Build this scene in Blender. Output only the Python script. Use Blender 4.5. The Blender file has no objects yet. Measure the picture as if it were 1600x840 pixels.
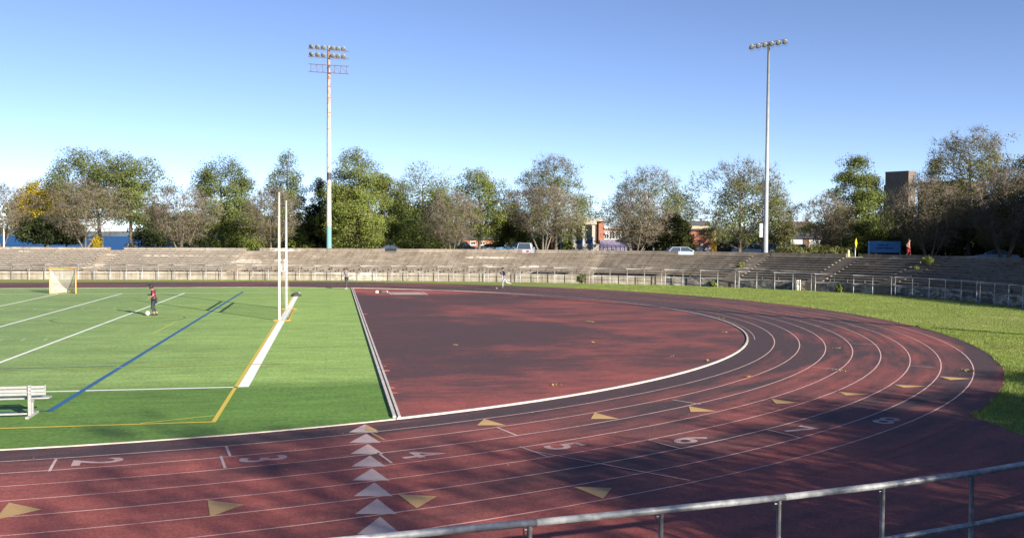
import bpy, bmesh, math, random
import numpy as np
from mathutils import Vector, Matrix

random.seed(7)
RNG = np.random.default_rng(7)
SC = bpy.context.scene
COL = SC.collection
R = math.radians

# ------------------------------------------------------------------ camera
F_PX, PITCH, YAW, ROLL, CAM_H = 1475.45, 0.0371, 0.1873, 0.0054, 4.654
cam_d = bpy.data.cameras.new('camera')
cam_d.sensor_width = 36.0
cam_d.lens = 36.0 * F_PX / 1600.0
cam_d.clip_start, cam_d.clip_end = 0.1, 9000
cam = bpy.data.objects.new('camera', cam_d)
COL.objects.link(cam)
_r0 = Vector((math.cos(YAW), -math.sin(YAW), 0))
_fw = Vector((math.sin(YAW) * math.cos(PITCH), math.cos(YAW) * math.cos(PITCH), -math.sin(PITCH)))
_u0 = Vector((math.sin(YAW) * math.sin(PITCH), math.cos(YAW) * math.sin(PITCH), math.cos(PITCH)))
_rt = _r0 * math.cos(ROLL) + _u0 * math.sin(ROLL)
_up = _u0 * math.cos(ROLL) - _r0 * math.sin(ROLL)
M4 = Matrix((_rt, _up, -_fw)).transposed().to_4x4()
M4.translation = Vector((0, 0, CAM_H))
cam.matrix_world = M4
SC.camera = cam

# ------------------------------------------------------------------ light and sky
SUN_AZ, SUN_EL = R(147.6), R(19.5)           # clockwise from +Y
w = bpy.data.worlds.new('World')
SC.world = w
w.use_nodes = True
nt = w.node_tree
bg = nt.nodes['Background']
sky = nt.nodes.new('ShaderNodeTexSky')
sky.sky_type = 'NISHITA'
sky.sun_disc = False
sky.sun_elevation = SUN_EL
sky.sun_rotation = SUN_AZ
sky.altitude = 0
sky.air_density = 0.5
sky.dust_density = 0.0
sky.ozone_density = 1.0
tint = nt.nodes.new('ShaderNodeMix')          # white balance of the photograph
tint.data_type = 'RGBA'
tint.blend_type = 'MULTIPLY'
tint.inputs[0].default_value = 1.0
tint.inputs[7].default_value = (0.99, 0.98, 1.10, 1)
nt.links.new(sky.outputs[0], tint.inputs[6])
nt.links.new(tint.outputs[2], bg.inputs[0])
bg.inputs[1].default_value = 0.066
sl = bpy.data.lights.new('sun', 'SUN')
sl.energy = 5.0
sl.angle = R(0.53)
sl.color = (1.0, 0.90, 0.76)
sun = bpy.data.objects.new('sun', sl)
COL.objects.link(sun)
_sd = Vector((math.sin(SUN_AZ) * math.cos(SUN_EL), math.cos(SUN_AZ) * math.cos(SUN_EL), math.sin(SUN_EL)))
sun.rotation_euler = _sd.to_track_quat('Z', 'Y').to_euler()
sun.location = (30, -50, 40)
SC.view_settings.view_transform = 'Standard'
SC.view_settings.look = 'None'
SC.view_settings.gamma = 1.0
SC.view_settings.use_curve_mapping = False
SC.view_settings.exposure = 1.42
SC.cycles.max_bounces = 6
SC.cycles.transparent_max_bounces = 12

# ------------------------------------------------------------------ helpers
def tag(o, label=None, cat=None, group=None, kind=None):
    if label: o['label'] = label
    if cat: o['category'] = cat
    if group: o['group'] = group
    if kind: o['kind'] = kind
    return o

def empty(name, loc=(0, 0, 0), rz=0.0):
    o = bpy.data.objects.new(name, None)
    o.empty_display_size = 0.3
    COL.objects.link(o)
    o.location = loc
    o.rotation_euler = (0, 0, rz)
    return o

def thing(name, label, cat, loc=(0, 0, 0), rz=0.0, group=None):
    return tag(empty(name, loc, rz), label, cat, group)

def link(name, me, parent=None, loc=None):
    o = bpy.data.objects.new(name, me)
    COL.objects.link(o)
    if parent is not None: o.parent = parent
    if loc is not None: o.location = loc
    return o

def copy_tree(o, parent=None):
    c = o.copy()
    COL.objects.link(c)
    c.parent = parent
    for ch in list(o.children):
        copy_tree(ch, c)
    return c

class MB:
    """collects vertices and faces for one mesh"""
    def __init__(s):
        s.v = []; s.f = []; s.uv = None
    def add(s, vs, fs):
        n = len(s.v)
        s.v.extend([tuple(v) for v in vs])
        s.f.extend([tuple(i + n for i in f) for f in fs])
        return s
    def box(s, a, b, rot=None, about=None):
        x0, y0, z0 = a; x1, y1, z1 = b
        vs = [Vector(p) for p in ((x0, y0, z0), (x1, y0, z0), (x1, y1, z0), (x0, y1, z0), (x0, y0, z1), (x1, y0, z1), (x1, y1, z1), (x0, y1, z1))]
        if rot is not None:
            c = Vector(about) if about is not None else sum(vs, Vector()) / 8
            vs = [rot @ (v - c) + c for v in vs]
        return s.add(vs, [(0, 3, 2, 1), (4, 5, 6, 7), (0, 1, 5, 4), (1, 2, 6, 5), (2, 3, 7, 6), (3, 0, 4, 7)])
    def tube(s, path, radii, n=8, cap=True):
        path = [Vector(p) for p in path]
        if not hasattr(radii, '__len__'): radii = [radii] * len(path)
        vs = []; m = len(path)
        for i, p in enumerate(path):
            t = (path[min(i + 1, m - 1)] - path[max(i - 1, 0)])
            if t.length < 1e-9: t = Vector((0, 0, 1))
            t.normalize()
            a = t.cross(Vector((0, 0, 1)) if abs(t.z) < 0.95 else Vector((1, 0, 0))).normalized()
            b = t.cross(a)
            for k in range(n):
                an = 2 * math.pi * k / n
                vs.append(p + (a * math.cos(an) + b * math.sin(an)) * radii[i])
        fs = []
        for i in range(m - 1):
            for k in range(n):
                k2 = (k + 1) % n
                fs.append((i * n + k, i * n + k2, (i + 1) * n + k2, (i + 1) * n + k))
        if cap:
            fs.append(tuple(range(n))); fs.append(tuple(range((m - 1) * n, m * n))[::-1])
        return s.add(vs, fs)
    def prism(s, poly, z0, z1):
        n = len(poly)
        vs = [(p[0], p[1], z0) for p in poly] + [(p[0], p[1], z1) for p in poly]
        fs = [tuple(range(n))[::-1], tuple(range(n, 2 * n))]
        fs += [(i, (i + 1) % n, n + (i + 1) % n, n + i) for i in range(n)]
        return s.add(vs, fs)
    def xprism(s, poly, y0, y1):
        """profile in x,z extruded along y"""
        n = len(poly)
        vs = [(p[0], y0, p[1]) for p in poly] + [(p[0], y1, p[1]) for p in poly]
        fs = [tuple(range(n)), tuple(range(n, 2 * n))[::-1]]
        fs += [(i, n + i, n + (i + 1) % n, (i + 1) % n) for i in range(n)]
        return s.add(vs, fs)
    def lathe(s, prof, n=14, c=(0, 0, 0), axis=None):
        vs = []; fs = []; m = len(prof)
        rotm = None
        if axis is not None:
            rotm = Vector((0, 0, 1)).rotation_difference(Vector(axis)).to_matrix()
        for r, z in prof:
            for k in range(n):
                an = 2 * math.pi * k / n
                p = Vector((r * math.cos(an), r * math.sin(an), z))
                if rotm is not None: p = rotm @ p
                vs.append(p + Vector(c))
        for i in range(m - 1):
            for k in range(n):
                k2 = (k + 1) % n
                fs.append((i * n + k, i * n + k2, (i + 1) * n + k2, (i + 1) * n + k))
        fs.append(tuple(range(n))[::-1]); fs.append(tuple(range((m - 1) * n, m * n)))
        return s.add(vs, fs)
    def mesh(s, name, mat=None, smooth=False, origin=None):
        me = bpy.data.meshes.new(name)
        v = s.v
        if origin is not None:
            ox, oy, oz = origin
            v = [(a - ox, b - oy, c - oz) for a, b, c in v]
        me.from_pydata(v, [], s.f)
        if mat is not None: me.materials.append(mat)
        if smooth: me.polygons.foreach_set('use_smooth', [True] * len(me.polygons))
        if s.uv is not None:
            ul = me.uv_layers.new(name='UVMap')
            li = np.zeros(len(me.loops), dtype=np.int32)
            me.loops.foreach_get('vertex_index', li)
            ul.data.foreach_set('uv', np.array(s.uv, dtype=np.float32)[li].ravel())
        me.update()
        return me
    def build(s, name, mat=None, parent=None, smooth=False, origin=None, loc=None):
        me = s.mesh(name, mat, smooth, origin)
        if loc is None and origin is not None and parent is None: loc = origin
        return link(name, me, parent, loc)

def np_mesh(name, verts, faces, mat, k):
    """fast mesh: verts (n,3), faces (m,k)"""
    me = bpy.data.meshes.new(name)
    nv, nf = len(verts), len(faces)
    me.vertices.add(nv); me.vertices.foreach_set('co', np.asarray(verts, np.float32).ravel())
    me.loops.add(nf * k); me.loops.foreach_set('vertex_index', np.asarray(faces, np.int32).ravel())
    me.polygons.add(nf)
    me.polygons.foreach_set('loop_start', np.arange(0, nf * k, k, dtype=np.int32))
    me.polygons.foreach_set('loop_total', np.full(nf, k, dtype=np.int32))
    me.materials.append(mat)
    me.update(calc_edges=True)
    return me

# pixel of the photograph (1600 wide) -> point on a level plane, or -> point at a distance
def at(px, py, z=0.0):
    a, b = px - 800, py - 420
    x = (a * math.cos(ROLL) + b * math.sin(ROLL)) / F_PX
    u = -(-a * math.sin(ROLL) + b * math.cos(ROLL)) / F_PX
    d = _r0 * x + _u0 * u + _fw
    t = (z - CAM_H) / d.z
    return Vector((d.x * t, d.y * t, z))
def at_depth(px, depth, z=0.0):
    a = px - 800
    p = _r0 * (a / F_PX * depth) + Vector((math.sin(YAW), math.cos(YAW), 0)) * depth
    return Vector((p.x, p.y, z))
def proj(P):
    v = Vector(P) - Vector((0, 0, CAM_H))
    d = v.dot(_fw)
    return 800 + F_PX * v.dot(_rt) / d, 420 - F_PX * v.dot(_up) / d
def height_px(py, px, depth):
    """world height of something at that pixel row and distance"""
    a, b = px - 800, py - 420
    u = -(-a * math.sin(ROLL) + b * math.cos(ROLL)) / F_PX
    return CAM_H + depth * (u * math.cos(PITCH) - math.sin(PITCH)) / (math.cos(PITCH) + u * math.sin(PITCH))
def face_cam(px):
    """rotation that turns local -y towards the camera"""
    return -(YAW + math.atan((px - 800) / F_PX))

# ------------------------------------------------------------------ materials
class NT:
    def __init__(s, name):
        s.m = bpy.data.materials.new(name); s.m.use_nodes = True
        s.t = s.m.node_tree; s.n = s.t.nodes; s.b = s.n['Principled BSDF']
    def new(s, kind, **kw):
        nd = s.n.new(kind)
        for k, v in kw.items(): setattr(nd, k, v)
        return nd
    def l(s, a, b): s.t.links.new(a, b)
    def coord(s, kind='Object'):
        return s.new('ShaderNodeTexCoord').outputs[kind]
    def mapping(s, src, scale=(1, 1, 1), rot=(0, 0, 0), loc=(0, 0, 0)):
        m = s.new('ShaderNodeMapping')
        m.inputs['Scale'].default_value = scale; m.inputs['Rotation'].default_value = rot; m.inputs['Location'].default_value = loc
        s.l(src, m.inputs['Vector']); return m.outputs[0]
    def noise(s, src, scale, detail=4, rough=0.55, dist=0.0):
        t = s.new('ShaderNodeTexNoise')
        t.inputs['Scale'].default_value = scale; t.inputs['Detail'].default_value = detail
        t.inputs['Roughness'].default_value = rough; t.inputs['Distortion'].default_value = dist
        if src is not None: s.l(src, t.inputs['Vector'])
        return t.outputs['Fac']
    def ramp(s, fac, stops, interp='LINEAR'):
        r = s.new('ShaderNodeValToRGB'); e = r.color_ramp.elements; r.color_ramp.interpolation = interp
        while len(e) < len(stops): e.new(0.5)
        for el, (p, c) in zip(e, stops):
            el.position = p; el.color = (c if hasattr(c, '__len__') else (c, c, c)) + ((1,) if (not hasattr(c, '__len__') or len(c) == 3) else ())
        s.l(fac, r.inputs[0]); return r.outputs[0]
    def mix(s, fac, a, b, mode='MIX'):
        m = s.new('ShaderNodeMix', data_type='RGBA', blend_type=mode)
        for inp, val in ((m.inputs[0], fac), (m.inputs[6], a), (m.inputs[7], b)):
            if hasattr(val, 'is_output') or isinstance(val, bpy.types.NodeSocket): s.l(val, inp)
            elif hasattr(val, '__len__'): inp.default_value = tuple(val) + (1,) if len(val) == 3 else val
            else: inp.default_value = val
        return m.outputs[2]
    def math(s, op, a, b=None, clamp=False):
        m = s.new('ShaderNodeMath', operation=op, use_clamp=clamp)
        for inp, val in ((m.inputs[0], a), (m.inputs[1], b)):
            if val is None: continue
            if isinstance(val, bpy.types.NodeSocket): s.l(val, inp)
            else: inp.default_value = val
        return m.outputs[0]
    def bump(s, h, strength=0.3, dist=0.02):
        b = s.new('ShaderNodeBump'); b.inputs['Strength'].default_value = strength; b.inputs['Distance'].default_value = dist
        s.l(h, b.inputs['Height']); s.l(b.outputs[0], s.b.inputs['Normal'])
    def col(s, c):
        if isinstance(c, bpy.types.NodeSocket): s.l(c, s.b.inputs['Base Color'])
        else: s.b.inputs['Base Color'].default_value = tuple(c) + (1,)
    def set(s, rough=0.6, metal=0.0, spec=None):
        s.b.inputs['Roughness'].default_value = rough; s.b.inputs['Metallic'].default_value = metal
        if spec is not None: s.b.inputs['Specular IOR Level'].default_value = spec

MATS = {}
def pm(name, c, rough=0.6, metal=0.0, var=0.18, scale=6.0, bump=0.0, spec=None, c2=None):
    """painted or plain surface with wear"""
    if name in MATS: return MATS[name]
    t = NT(name); co = t.coord()
    n = t.noise(co, scale, 5, 0.6)
    d = tuple(x * (1 - var) for x in c) if c2 is None else c2
    b = tuple(min(1, x * (1 + var)) for x in c)
    t.col(t.ramp(n, [(0.3, d), (0.7, b)]))
    t.set(rough, metal, spec)
    if bump: t.bump(t.noise(co, scale * 6, 3), bump, 0.01)
    MATS[name] = t.m
    return t.m

def mat_rubber(name, lanes):
    t = NT(name)
    uv = t.coord('UV')
    sep = t.new('ShaderNodeSeparateXYZ'); t.l(uv, sep.inputs[0])
    RED = (0.215, 0.052, 0.043); RED2 = (0.30, 0.084, 0.070); DARK = (0.052, 0.031, 0.035)
    if lanes:
        big = t.noise(t.mapping(uv, (0.10, 0.42, 1)), 1.0, 6, 0.62, 0.3)
        mid = t.noise(t.mapping(uv, (0.35, 1.9, 1), loc=(13, 3, 0)), 1.0, 4, 0.6)
        wear = t.math('ADD', t.math('MULTIPLY', big, 0.65), t.math('MULTIPLY', mid, 0.35))
        # the inside lane is walked dark on the bend
        inner = t.ramp(t.math('DIVIDE', sep.outputs['Y'], 10.0), [(0.0, 0.17), (0.105, 0.15), (0.14, 0.06), (0.45, 0.0)])
        s_on = t.ramp(t.math('DIVIDE', sep.outputs['X'], 400.0), [(0.31, 0.25), (0.36, 1.0), (0.56, 1.0), (0.63, 0.45)])
        wear = t.math('SUBTRACT', wear, t.math('MULTIPLY', inner, s_on))
        # worn bands, plus shade painted into the colour: bend darkened, sunny straight kept redder
        mask = t.ramp(t.math('SUBTRACT', t.math('ADD', wear, 0.075), t.ramp(t.math('DIVIDE', sep.outputs['X'], 400.0), [(0.375, 0.0), (0.43, 0.135), (0.52, 0.14)])), [(0.40, 0.0), (0.62, 1.0)])
    else:
        big = t.noise(t.mapping(uv, (0.085, 0.125, 1), rot=(0, 0, 0.15)), 1.0, 6, 0.60, 0.3)
        mid = t.noise(t.mapping(uv, (0.26, 0.50, 1), rot=(0, 0, -0.12), loc=(4, 9, 0)), 1.0, 6, 0.66, 0.2)
        fine = t.noise(t.mapping(uv, (0.9, 2.4, 1), loc=(1, 3, 0)), 1.0, 5, 0.7)
        wear = t.math('ADD', t.math('ADD', t.math('MULTIPLY', big, 0.44), t.math('MULTIPLY', mid, 0.33)), t.math('MULTIPLY', fine, 0.23))
        # laid strips of rubber: the strip by the kerb is the darkest
        wx = t.ramp(t.math('DIVIDE', sep.outputs['X'], 25.0), [(0.24, 0.0), (0.27, 0.05), (0.60, 0.085), (0.80, 0.075)])
        lo = t.ramp(t.math('DIVIDE', sep.outputs['Y'], 100.0), [(0.245, 0.15), (0.30, 0.06), (0.36, 0.0), (0.70, 0.0), (0.745, 0.14)])
        # a walked path across the infield, worn back to red
        pth = t.math('ABSOLUTE', t.math('SUBTRACT', t.math('ADD', sep.outputs['Y'], t.math('MULTIPLY', sep.outputs['X'], 2.9)), 83.0))
        pm_ = t.ramp(t.math('DIVIDE', pth, 10.0), [(0.0, 0.07), (0.45, 0.0)])
        wear = t.math('ADD', t.math('ADD', t.math('ADD', wear, wx), lo), pm_)
        mask = t.ramp(wear, [(0.50, 0.06), (0.56, 0.18), (0.61, 0.50), (0.70, 1.0)])
    red = t.mix(t.noise(t.mapping(uv, (0.5, 1.2, 1)), 1.0, 4), RED, RED2)
    col = t.mix(mask, DARK, red)
    co = t.coord('Object')
    gr = t.noise(co, 20.0, 4, 0.8)
    gr2 = t.noise(co, 3.0, 4, 0.7)
    col = t.mix(1.0, col, t.ramp(gr, [(0.30, 0.50), (0.70, 1.52)]), 'MULTIPLY')
    col = t.mix(1.0, col, t.ramp(gr2, [(0.25, 0.80), (0.75, 1.16)]), 'MULTIPLY')
    # pale grit specks
    sp = t.new('ShaderNodeTexVoronoi'); sp.inputs['Scale'].default_value = 16; t.l(co, sp.inputs['Vector'])
    col = t.mix(t.ramp(sp.outputs['Distance'], [(0.05, 0.35), (0.12, 0.0)]), col, (0.30, 0.16, 0.13))
    t.col(col); t.set(0.78, 0, 0.35)
    t.bump(gr, 0.35, 0.01)
    return t.m

def mat_turf():
    t = NT('artificial_turf'); co = t.coord()
    sep = t.new('ShaderNodeSeparateXYZ'); t.l(co, sep.inputs[0])
    n1 = t.noise(t.mapping(co, (0.09, 0.5, 1)), 1.0, 5, 0.6)
    n2 = t.noise(co, 9.0, 4, 0.7)
    n3 = t.noise(t.mapping(co, (0.5, 3.0, 1)), 1.0, 4, 0.6)
    # rolls of turf laid across the field: each a little different, the rolls outside the near touchline darker
    roll = t.math('FLOOR', t.math('DIVIDE', t.math('ADD', sep.outputs['X'], 2.5), 4.4))
    wn = t.new('ShaderNodeTexWhiteNoise', noise_dimensions='1D'); t.l(roll, wn.inputs['W'])
    yy = t.math('ADD', sep.outputs['Y'], t.math('MULTIPLY', t.math('SUBTRACT', n3, 0.5), 1.2))
    inner = t.ramp(t.math('DIVIDE', yy, 100.0), [(0.288, 0.0), (0.306, 1.0)])
    DK, LT = (0.100, 0.195, 0.034), (0.225, 0.345, 0.090)
    c = t.mix(inner, DK, LT)
    far = t.ramp(t.math('DIVIDE', sep.outputs['X'], -60.0), [(0.04, 0.0), (0.25, 1.0)])
    c = t.mix(t.math('MULTIPLY', far, inner), c, (0.190, 0.285, 0.098))
    c = t.mix(1.0, c, t.ramp(n1, [(0.3, 0.86), (0.7, 1.12)]), 'MULTIPLY')
    c = t.mix(1.0, c, t.ramp(n2, [(0.25, 0.56), (0.75, 1.44)]), 'MULTIPLY')
    n4 = t.noise(t.mapping(co, (0.7, 1.6, 1)), 1.0, 6, 0.72)
    c = t.mix(1.0, c, t.ramp(n4, [(0.30, 0.78), (0.50, 1.0), (0.70, 1.16)]), 'MULTIPLY')
    c = t.mix(1.0, c, t.ramp(n3, [(0.3, 0.90), (0.7, 1.10)]), 'MULTIPLY')
    c = t.mix(1.0, c, t.ramp(wn.outputs['Value'], [(0.0, 0.94), (1.0, 1.05)]), 'MULTIPLY')
    seam = t.math('LESS_THAN', t.math('FRACT', t.math('DIVIDE', t.math('ADD', sep.outputs['X'], 0.3), 4.4)), 0.012)
    c = t.mix(t.math('MULTIPLY', seam, 0.07), c, (0.03, 0.05, 0.015))
    inf_ = t.noise(t.mapping(co, (0.25, 0.5, 1), loc=(5, 2, 0)), 1.0, 6, 0.75)
    c = t.mix(t.ramp(inf_, [(0.58, 0.0), (0.78, 0.28)]), c, (0.055, 0.075, 0.030))
    t.col(c); t.set(0.75, 0, 0.25)
    t.bump(n2, 0.5, 0.03)
    return t.m

def mat_grass(name, a, b, dry):
    t = NT(name); co = t.coord()
    n1 = t.noise(co, 0.35, 5, 0.6); n2 = t.noise(co, 6.0, 5, 0.7); n3 = t.noise(co, 0.12, 3)
    c = t.ramp(n1, [(0.3, a), (0.7, b)])
    c = t.mix(t.ramp(n3, [(0.48, 0.0), (0.70, 0.55)]), c, dry)
    c = t.mix(1.0, c, t.ramp(n2, [(0.25, 0.60), (0.75, 1.35)]), 'MULTIPLY')
    t.col(c); t.set(0.8, 0, 0.2); t.bump(n2, 0.8, 0.06)
    return t.m

def mat_concrete(name, base, dark, white_amt=0.5, blue=False):
    t = NT(name); co = t.coord('UV'); ob = t.coord()
    n1 = t.noise(t.mapping(co, (0.22, 1.1, 1)), 1.0, 6, 0.65)
    n2 = t.noise(t.mapping(ob, (1, 1, 1)), 2.2, 5, 0.65)
    n3 = t.noise(t.mapping(co, (0.11, 0.55, 1), loc=(31, 7, 0)), 1.0, 5, 0.62, 0.6)
    c = t.ramp(n1, [(0.32, dark), (0.66, base)])
    c = t.mix(1.0, c, t.ramp(n2, [(0.25, 0.72), (0.75, 1.18)]), 'MULTIPLY')
    fl = t.noise(t.mapping(co, (1.6, 4.0, 1), loc=(3, 5, 0)), 1.0, 4, 0.7)
    wmask = t.math('MULTIPLY', t.ramp(n3, [(0.60, 0.0), (0.66, 1.0)]), t.ramp(fl, [(0.40, 0.0), (0.52, 1.0)]))
    c = t.mix(t.math('MULTIPLY', wmask, white_amt), c, (0.56, 0.52, 0.46))
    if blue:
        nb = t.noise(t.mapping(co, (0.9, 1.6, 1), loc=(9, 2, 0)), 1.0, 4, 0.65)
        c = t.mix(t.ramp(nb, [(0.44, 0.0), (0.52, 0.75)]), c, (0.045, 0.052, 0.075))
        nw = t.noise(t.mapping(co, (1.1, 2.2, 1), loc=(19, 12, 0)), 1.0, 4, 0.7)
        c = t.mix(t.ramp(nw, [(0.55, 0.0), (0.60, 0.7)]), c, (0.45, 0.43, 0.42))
    sp_ = t.new('ShaderNodeSeparateXYZ'); t.l(co, sp_.inputs[0])
    jt = t.math('LESS_THAN', t.math('FRACT', t.math('DIVIDE', sp_.outputs[0], 4.6)), 0.014)
    c = t.mix(t.math('MULTIPLY', jt, 0.6), c, tuple(x * .35 for x in dark))
    st_ = t.noise(t.mapping(co, (2.4, 0.16, 1), loc=(7, 1, 0)), 1.0, 5, 0.7)
    c = t.mix(1.0, c, t.ramp(st_, [(0.32, 0.66), (0.55, 1.0), (0.75, 1.12)]), 'MULTIPLY')
    t.col(c); t.set(0.88, 0, 0.2); t.bump(n2, 0.35, 0.02)
    return t.m

def mat_leaf(name, cols, trans=0.35):
    t = NT(name)
    g = t.new('ShaderNodeNewGeometry')
    stops = [(i / max(1, len(cols) - 1), c) for i, c in enumerate(cols)]
    c = t.ramp(g.outputs['Random Per Island'], stops)
    n = t.noise(t.coord(), 0.45, 3)
    c = t.mix(1.0, c, t.ramp(n, [(0.3, 0.78), (0.7, 1.25)]), 'MULTIPLY')
    t.col(c); t.set(0.62, 0, 0.3)
    tr = t.new('ShaderNodeBsdfTranslucent'); t.l(t.mix(1.0, c, (1.5, 1.5, 0.7), 'MULTIPLY'), tr.inputs[0])
    mx = t.new('ShaderNodeMixShader'); mx.inputs[0].default_value = trans
    t.l(t.b.outputs[0], mx.inputs[1]); t.l(tr.outputs[0], mx.inputs[2])
    t.l(mx.outputs[0], t.n['Material Output'].inputs[0])
    return t.m

def mat_brick(name, c1, c2, mortar, scale=1.0):
    t = NT(name); co = t.coord()
    sep = t.new('ShaderNodeSeparateXYZ'); t.l(co, sep.inputs[0])
    cb = t.new('ShaderNodeCombineXYZ'); t.l(t.math('ADD', sep.outputs[0], sep.outputs[1]), cb.inputs[0]); t.l(sep.outputs[2], cb.inputs[1])
    b = t.new('ShaderNodeTexBrick'); t.l(cb.outputs[0], b.inputs['Vector'])
    b.inputs['Color1'].default_value = c1 + (1,); b.inputs['Color2'].default_value = c2 + (1,); b.inputs['Mortar'].default_value = mortar + (1,)
    b.inputs['Scale'].default_value = scale; b.inputs['Brick Width'].default_value = 0.24; b.inputs['Row Height'].default_value = 0.075; b.inputs['Mortar Size'].default_value = 0.008
    c = t.mix(1.0, b.outputs['Color'], t.ramp(t.noise(co, 0.8, 4), [(0.3, 0.85), (0.7, 1.12)]), 'MULTIPLY')
    t.col(c); t.set(0.85)
    return t.m

def mat_glass(name, c=(0.03, 0.045, 0.06)):
    t = NT(name); t.col(t.ramp(t.noise(t.coord(), 0.7, 2), [(0.3, c), (0.7, tuple(x * 1.6 for x in c))])); t.set(0.06, 0, 0.9); return t.m

def mat_net(name, c, cell, thick):
    """a net: real cords across a sheet, open between them"""
    t = NT(name); uv = t.coord('UV')
    sep = t.new('ShaderNodeSeparateXYZ'); t.l(uv, sep.inputs[0])
    def cord(o):
        fr = t.math('FRACT', t.math('DIVIDE', o, cell))
        return t.math('LESS_THAN', fr, thick)
    k = t.math('MAXIMUM', cord(sep.outputs[0]), cord(sep.outputs[1]))
    t.col(t.ramp(t.noise(t.coord(), 3, 2), [(0.3, tuple(x * 0.85 for x in c)), (0.7, c)])); t.set(0.7)
    tp = t.new('ShaderNodeBsdfTransparent'); mx = t.new('ShaderNodeMixShader')
    t.l(k, mx.inputs[0]); t.l(tp.outputs[0], mx.inputs[1]); t.l(t.b.outputs[0], mx.inputs[2])
    t.l(mx.outputs[0], t.n['Material Output'].inputs[0])
    return t.m

def mat_worn(name, c, under, amount=0.5, scale=18.0):
    """paint worn off a rubber surface"""
    t = NT(name); co = t.coord()
    n = t.noise(co, scale, 4, 0.7); n2 = t.noise(co, 0.9, 4, 0.6)
    k = t.math('ADD', t.math('MULTIPLY', n, 0.6), t.math('MULTIPLY', n2, 0.4))
    t.col(t.mix(t.ramp(k, [(amount - 0.14, 1.0), (amount + 0.06, 0.0)]), c, under)); t.set(0.7)
    return t.m

M_TRACK = mat_rubber('rubber_track', True)
M_D = mat_rubber('rubber_infield', False)
M_TURF = mat_turf()
M_GRASS = mat_grass('mown_grass', (0.138, 0.195, 0.040), (0.210, 0.265, 0.070), (0.27, 0.24, 0.10))
M_PARK = mat_grass('park_grass', (0.075, 0.100, 0.024), (0.13, 0.14, 0.040), (0.23, 0.19, 0.09))
M_CONC = mat_concrete('weathered_concrete', (0.290, 0.250, 0.205), (0.165, 0.138, 0.108), 0.9)
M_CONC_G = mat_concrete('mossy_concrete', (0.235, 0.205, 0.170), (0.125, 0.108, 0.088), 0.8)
M_WALL = mat_concrete('stained_wall_concrete', (0.36, 0.325, 0.27), (0.22, 0.19, 0.15), 0.8)
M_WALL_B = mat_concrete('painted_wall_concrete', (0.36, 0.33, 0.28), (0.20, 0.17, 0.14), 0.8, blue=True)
M_PLANK = pm('weathered_plank', (0.36, 0.33, 0.29), 0.75, 0, 0.25, 3.0)
M_GALV = pm('galvanised_steel', (0.34, 0.355, 0.37), 0.52, 0.25, 0.35, 9.0)
M_BRK = pm('plank_bracket', (0.13, 0.11, 0.09), .8)
M_DARKSTEEL = pm('dark_bracket', (0.05, 0.045, 0.045), 0.7)
M_BARK = pm('bark', (0.105, 0.085, 0.068), 0.9, 0, 0.35, 7.0, 0.5)
M_BARK_P = pm('pale_bark', (0.135, 0.112, 0.092), 0.9, 0, 0.30, 7.0, 0.5)
M_WHITE = pm('white_paint', (0.78, 0.78, 0.76), 0.45, 0, 0.08, 5.0)
M_BLACK = pm('black_plastic', (0.018, 0.018, 0.02), 0.5)
M_GLASS = mat_glass('dark_glass')
L_GREEN = mat_leaf('leaf_green', [(0.085, 0.118, 0.028), (0.120, 0.158, 0.038), (0.170, 0.200, 0.058)])
L_BRIGHT = mat_leaf('leaf_bright_green', [(0.105, 0.142, 0.026), (0.145, 0.186, 0.036), (0.20, 0.22, 0.055)])
L_DARK = mat_leaf('leaf_dark_green', [(0.018, 0.034, 0.012), (0.040, 0.060, 0.018), (0.065, 0.085, 0.025)])
L_OLIVE = mat_leaf('leaf_olive', [(0.075, 0.088, 0.024), (0.118, 0.134, 0.036), (0.160, 0.155, 0.050)])
L_TAN = mat_leaf('leaf_tan', [(0.075, 0.060, 0.034), (0.120, 0.100, 0.054), (0.155, 0.135, 0.068), (0.100, 0.104, 0.040)], 0.25)
L_YELLOW = mat_leaf('leaf_yellow', [(0.34, 0.27, 0.015), (0.46, 0.35, 0.015), (0.30, 0.28, 0.03)])
L_RUST = mat_leaf('leaf_rust', [(0.10, 0.045, 0.025), (0.16, 0.07, 0.03), (0.09, 0.06, 0.03)])

# ------------------------------------------------------------------ measured layout
CX, CY, RAD = -9.7115, 52.159, 30.763       # centre and kerb radius of the bend
LW, L0 = 1.036, 0.05
OUT = 9.30                                  # kerb to outer edge of the rubber
XD = 1.57                                   # turf ends, rubber infield begins
XL = -150.0
ZP = 2.55                                   # level of the park behind the stands

def track_pt(s, off):
    """s metres along the kerb from the far left end of the near straight"""
    l1 = CX - XL
    if s <= l1: return (XL + s, CY - RAD - off)
    a = (s - l1) / RAD
    if a <= math.pi: return (CX + (RAD + off) * math.sin(a), CY - (RAD + off) * math.cos(a))
    return (CX - (s - l1 - math.pi * RAD), CY + RAD + off)
S_ARC0 = CX - XL; S_ARC1 = S_ARC0 + math.pi * RAD; S_END = S_ARC1 + S_ARC0
def stations(s0=0.0, s1=None):
    s1 = S_END if s1 is None else s1
    ss = [s for s in np.arange(0, S_ARC0, 6.0)] + [s for s in np.linspace(S_ARC0, S_ARC1, 91)] + [s for s in np.arange(S_ARC1 + 6, S_END + .1, 6.0)]
    return [s0] + [s for s in ss if s0 + .01 < s < s1 - .01] + [s1]
def strip(offs, z, s0=0.0, s1=S_END):
    m = MB(); m.uv = []
    st = stations(s0, s1); k = len(offs)
    for s in st:
        for o in offs:
            x, y = track_pt(s, o); m.v.append((x, y, z)); m.uv.append((s, o))
    for i in range(len(st) - 1):
        for j in range(k - 1):
            a = i * k + j
            m.f.append((a, a + 1, a + k + 1, a + k)[::-1])
    return m

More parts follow.
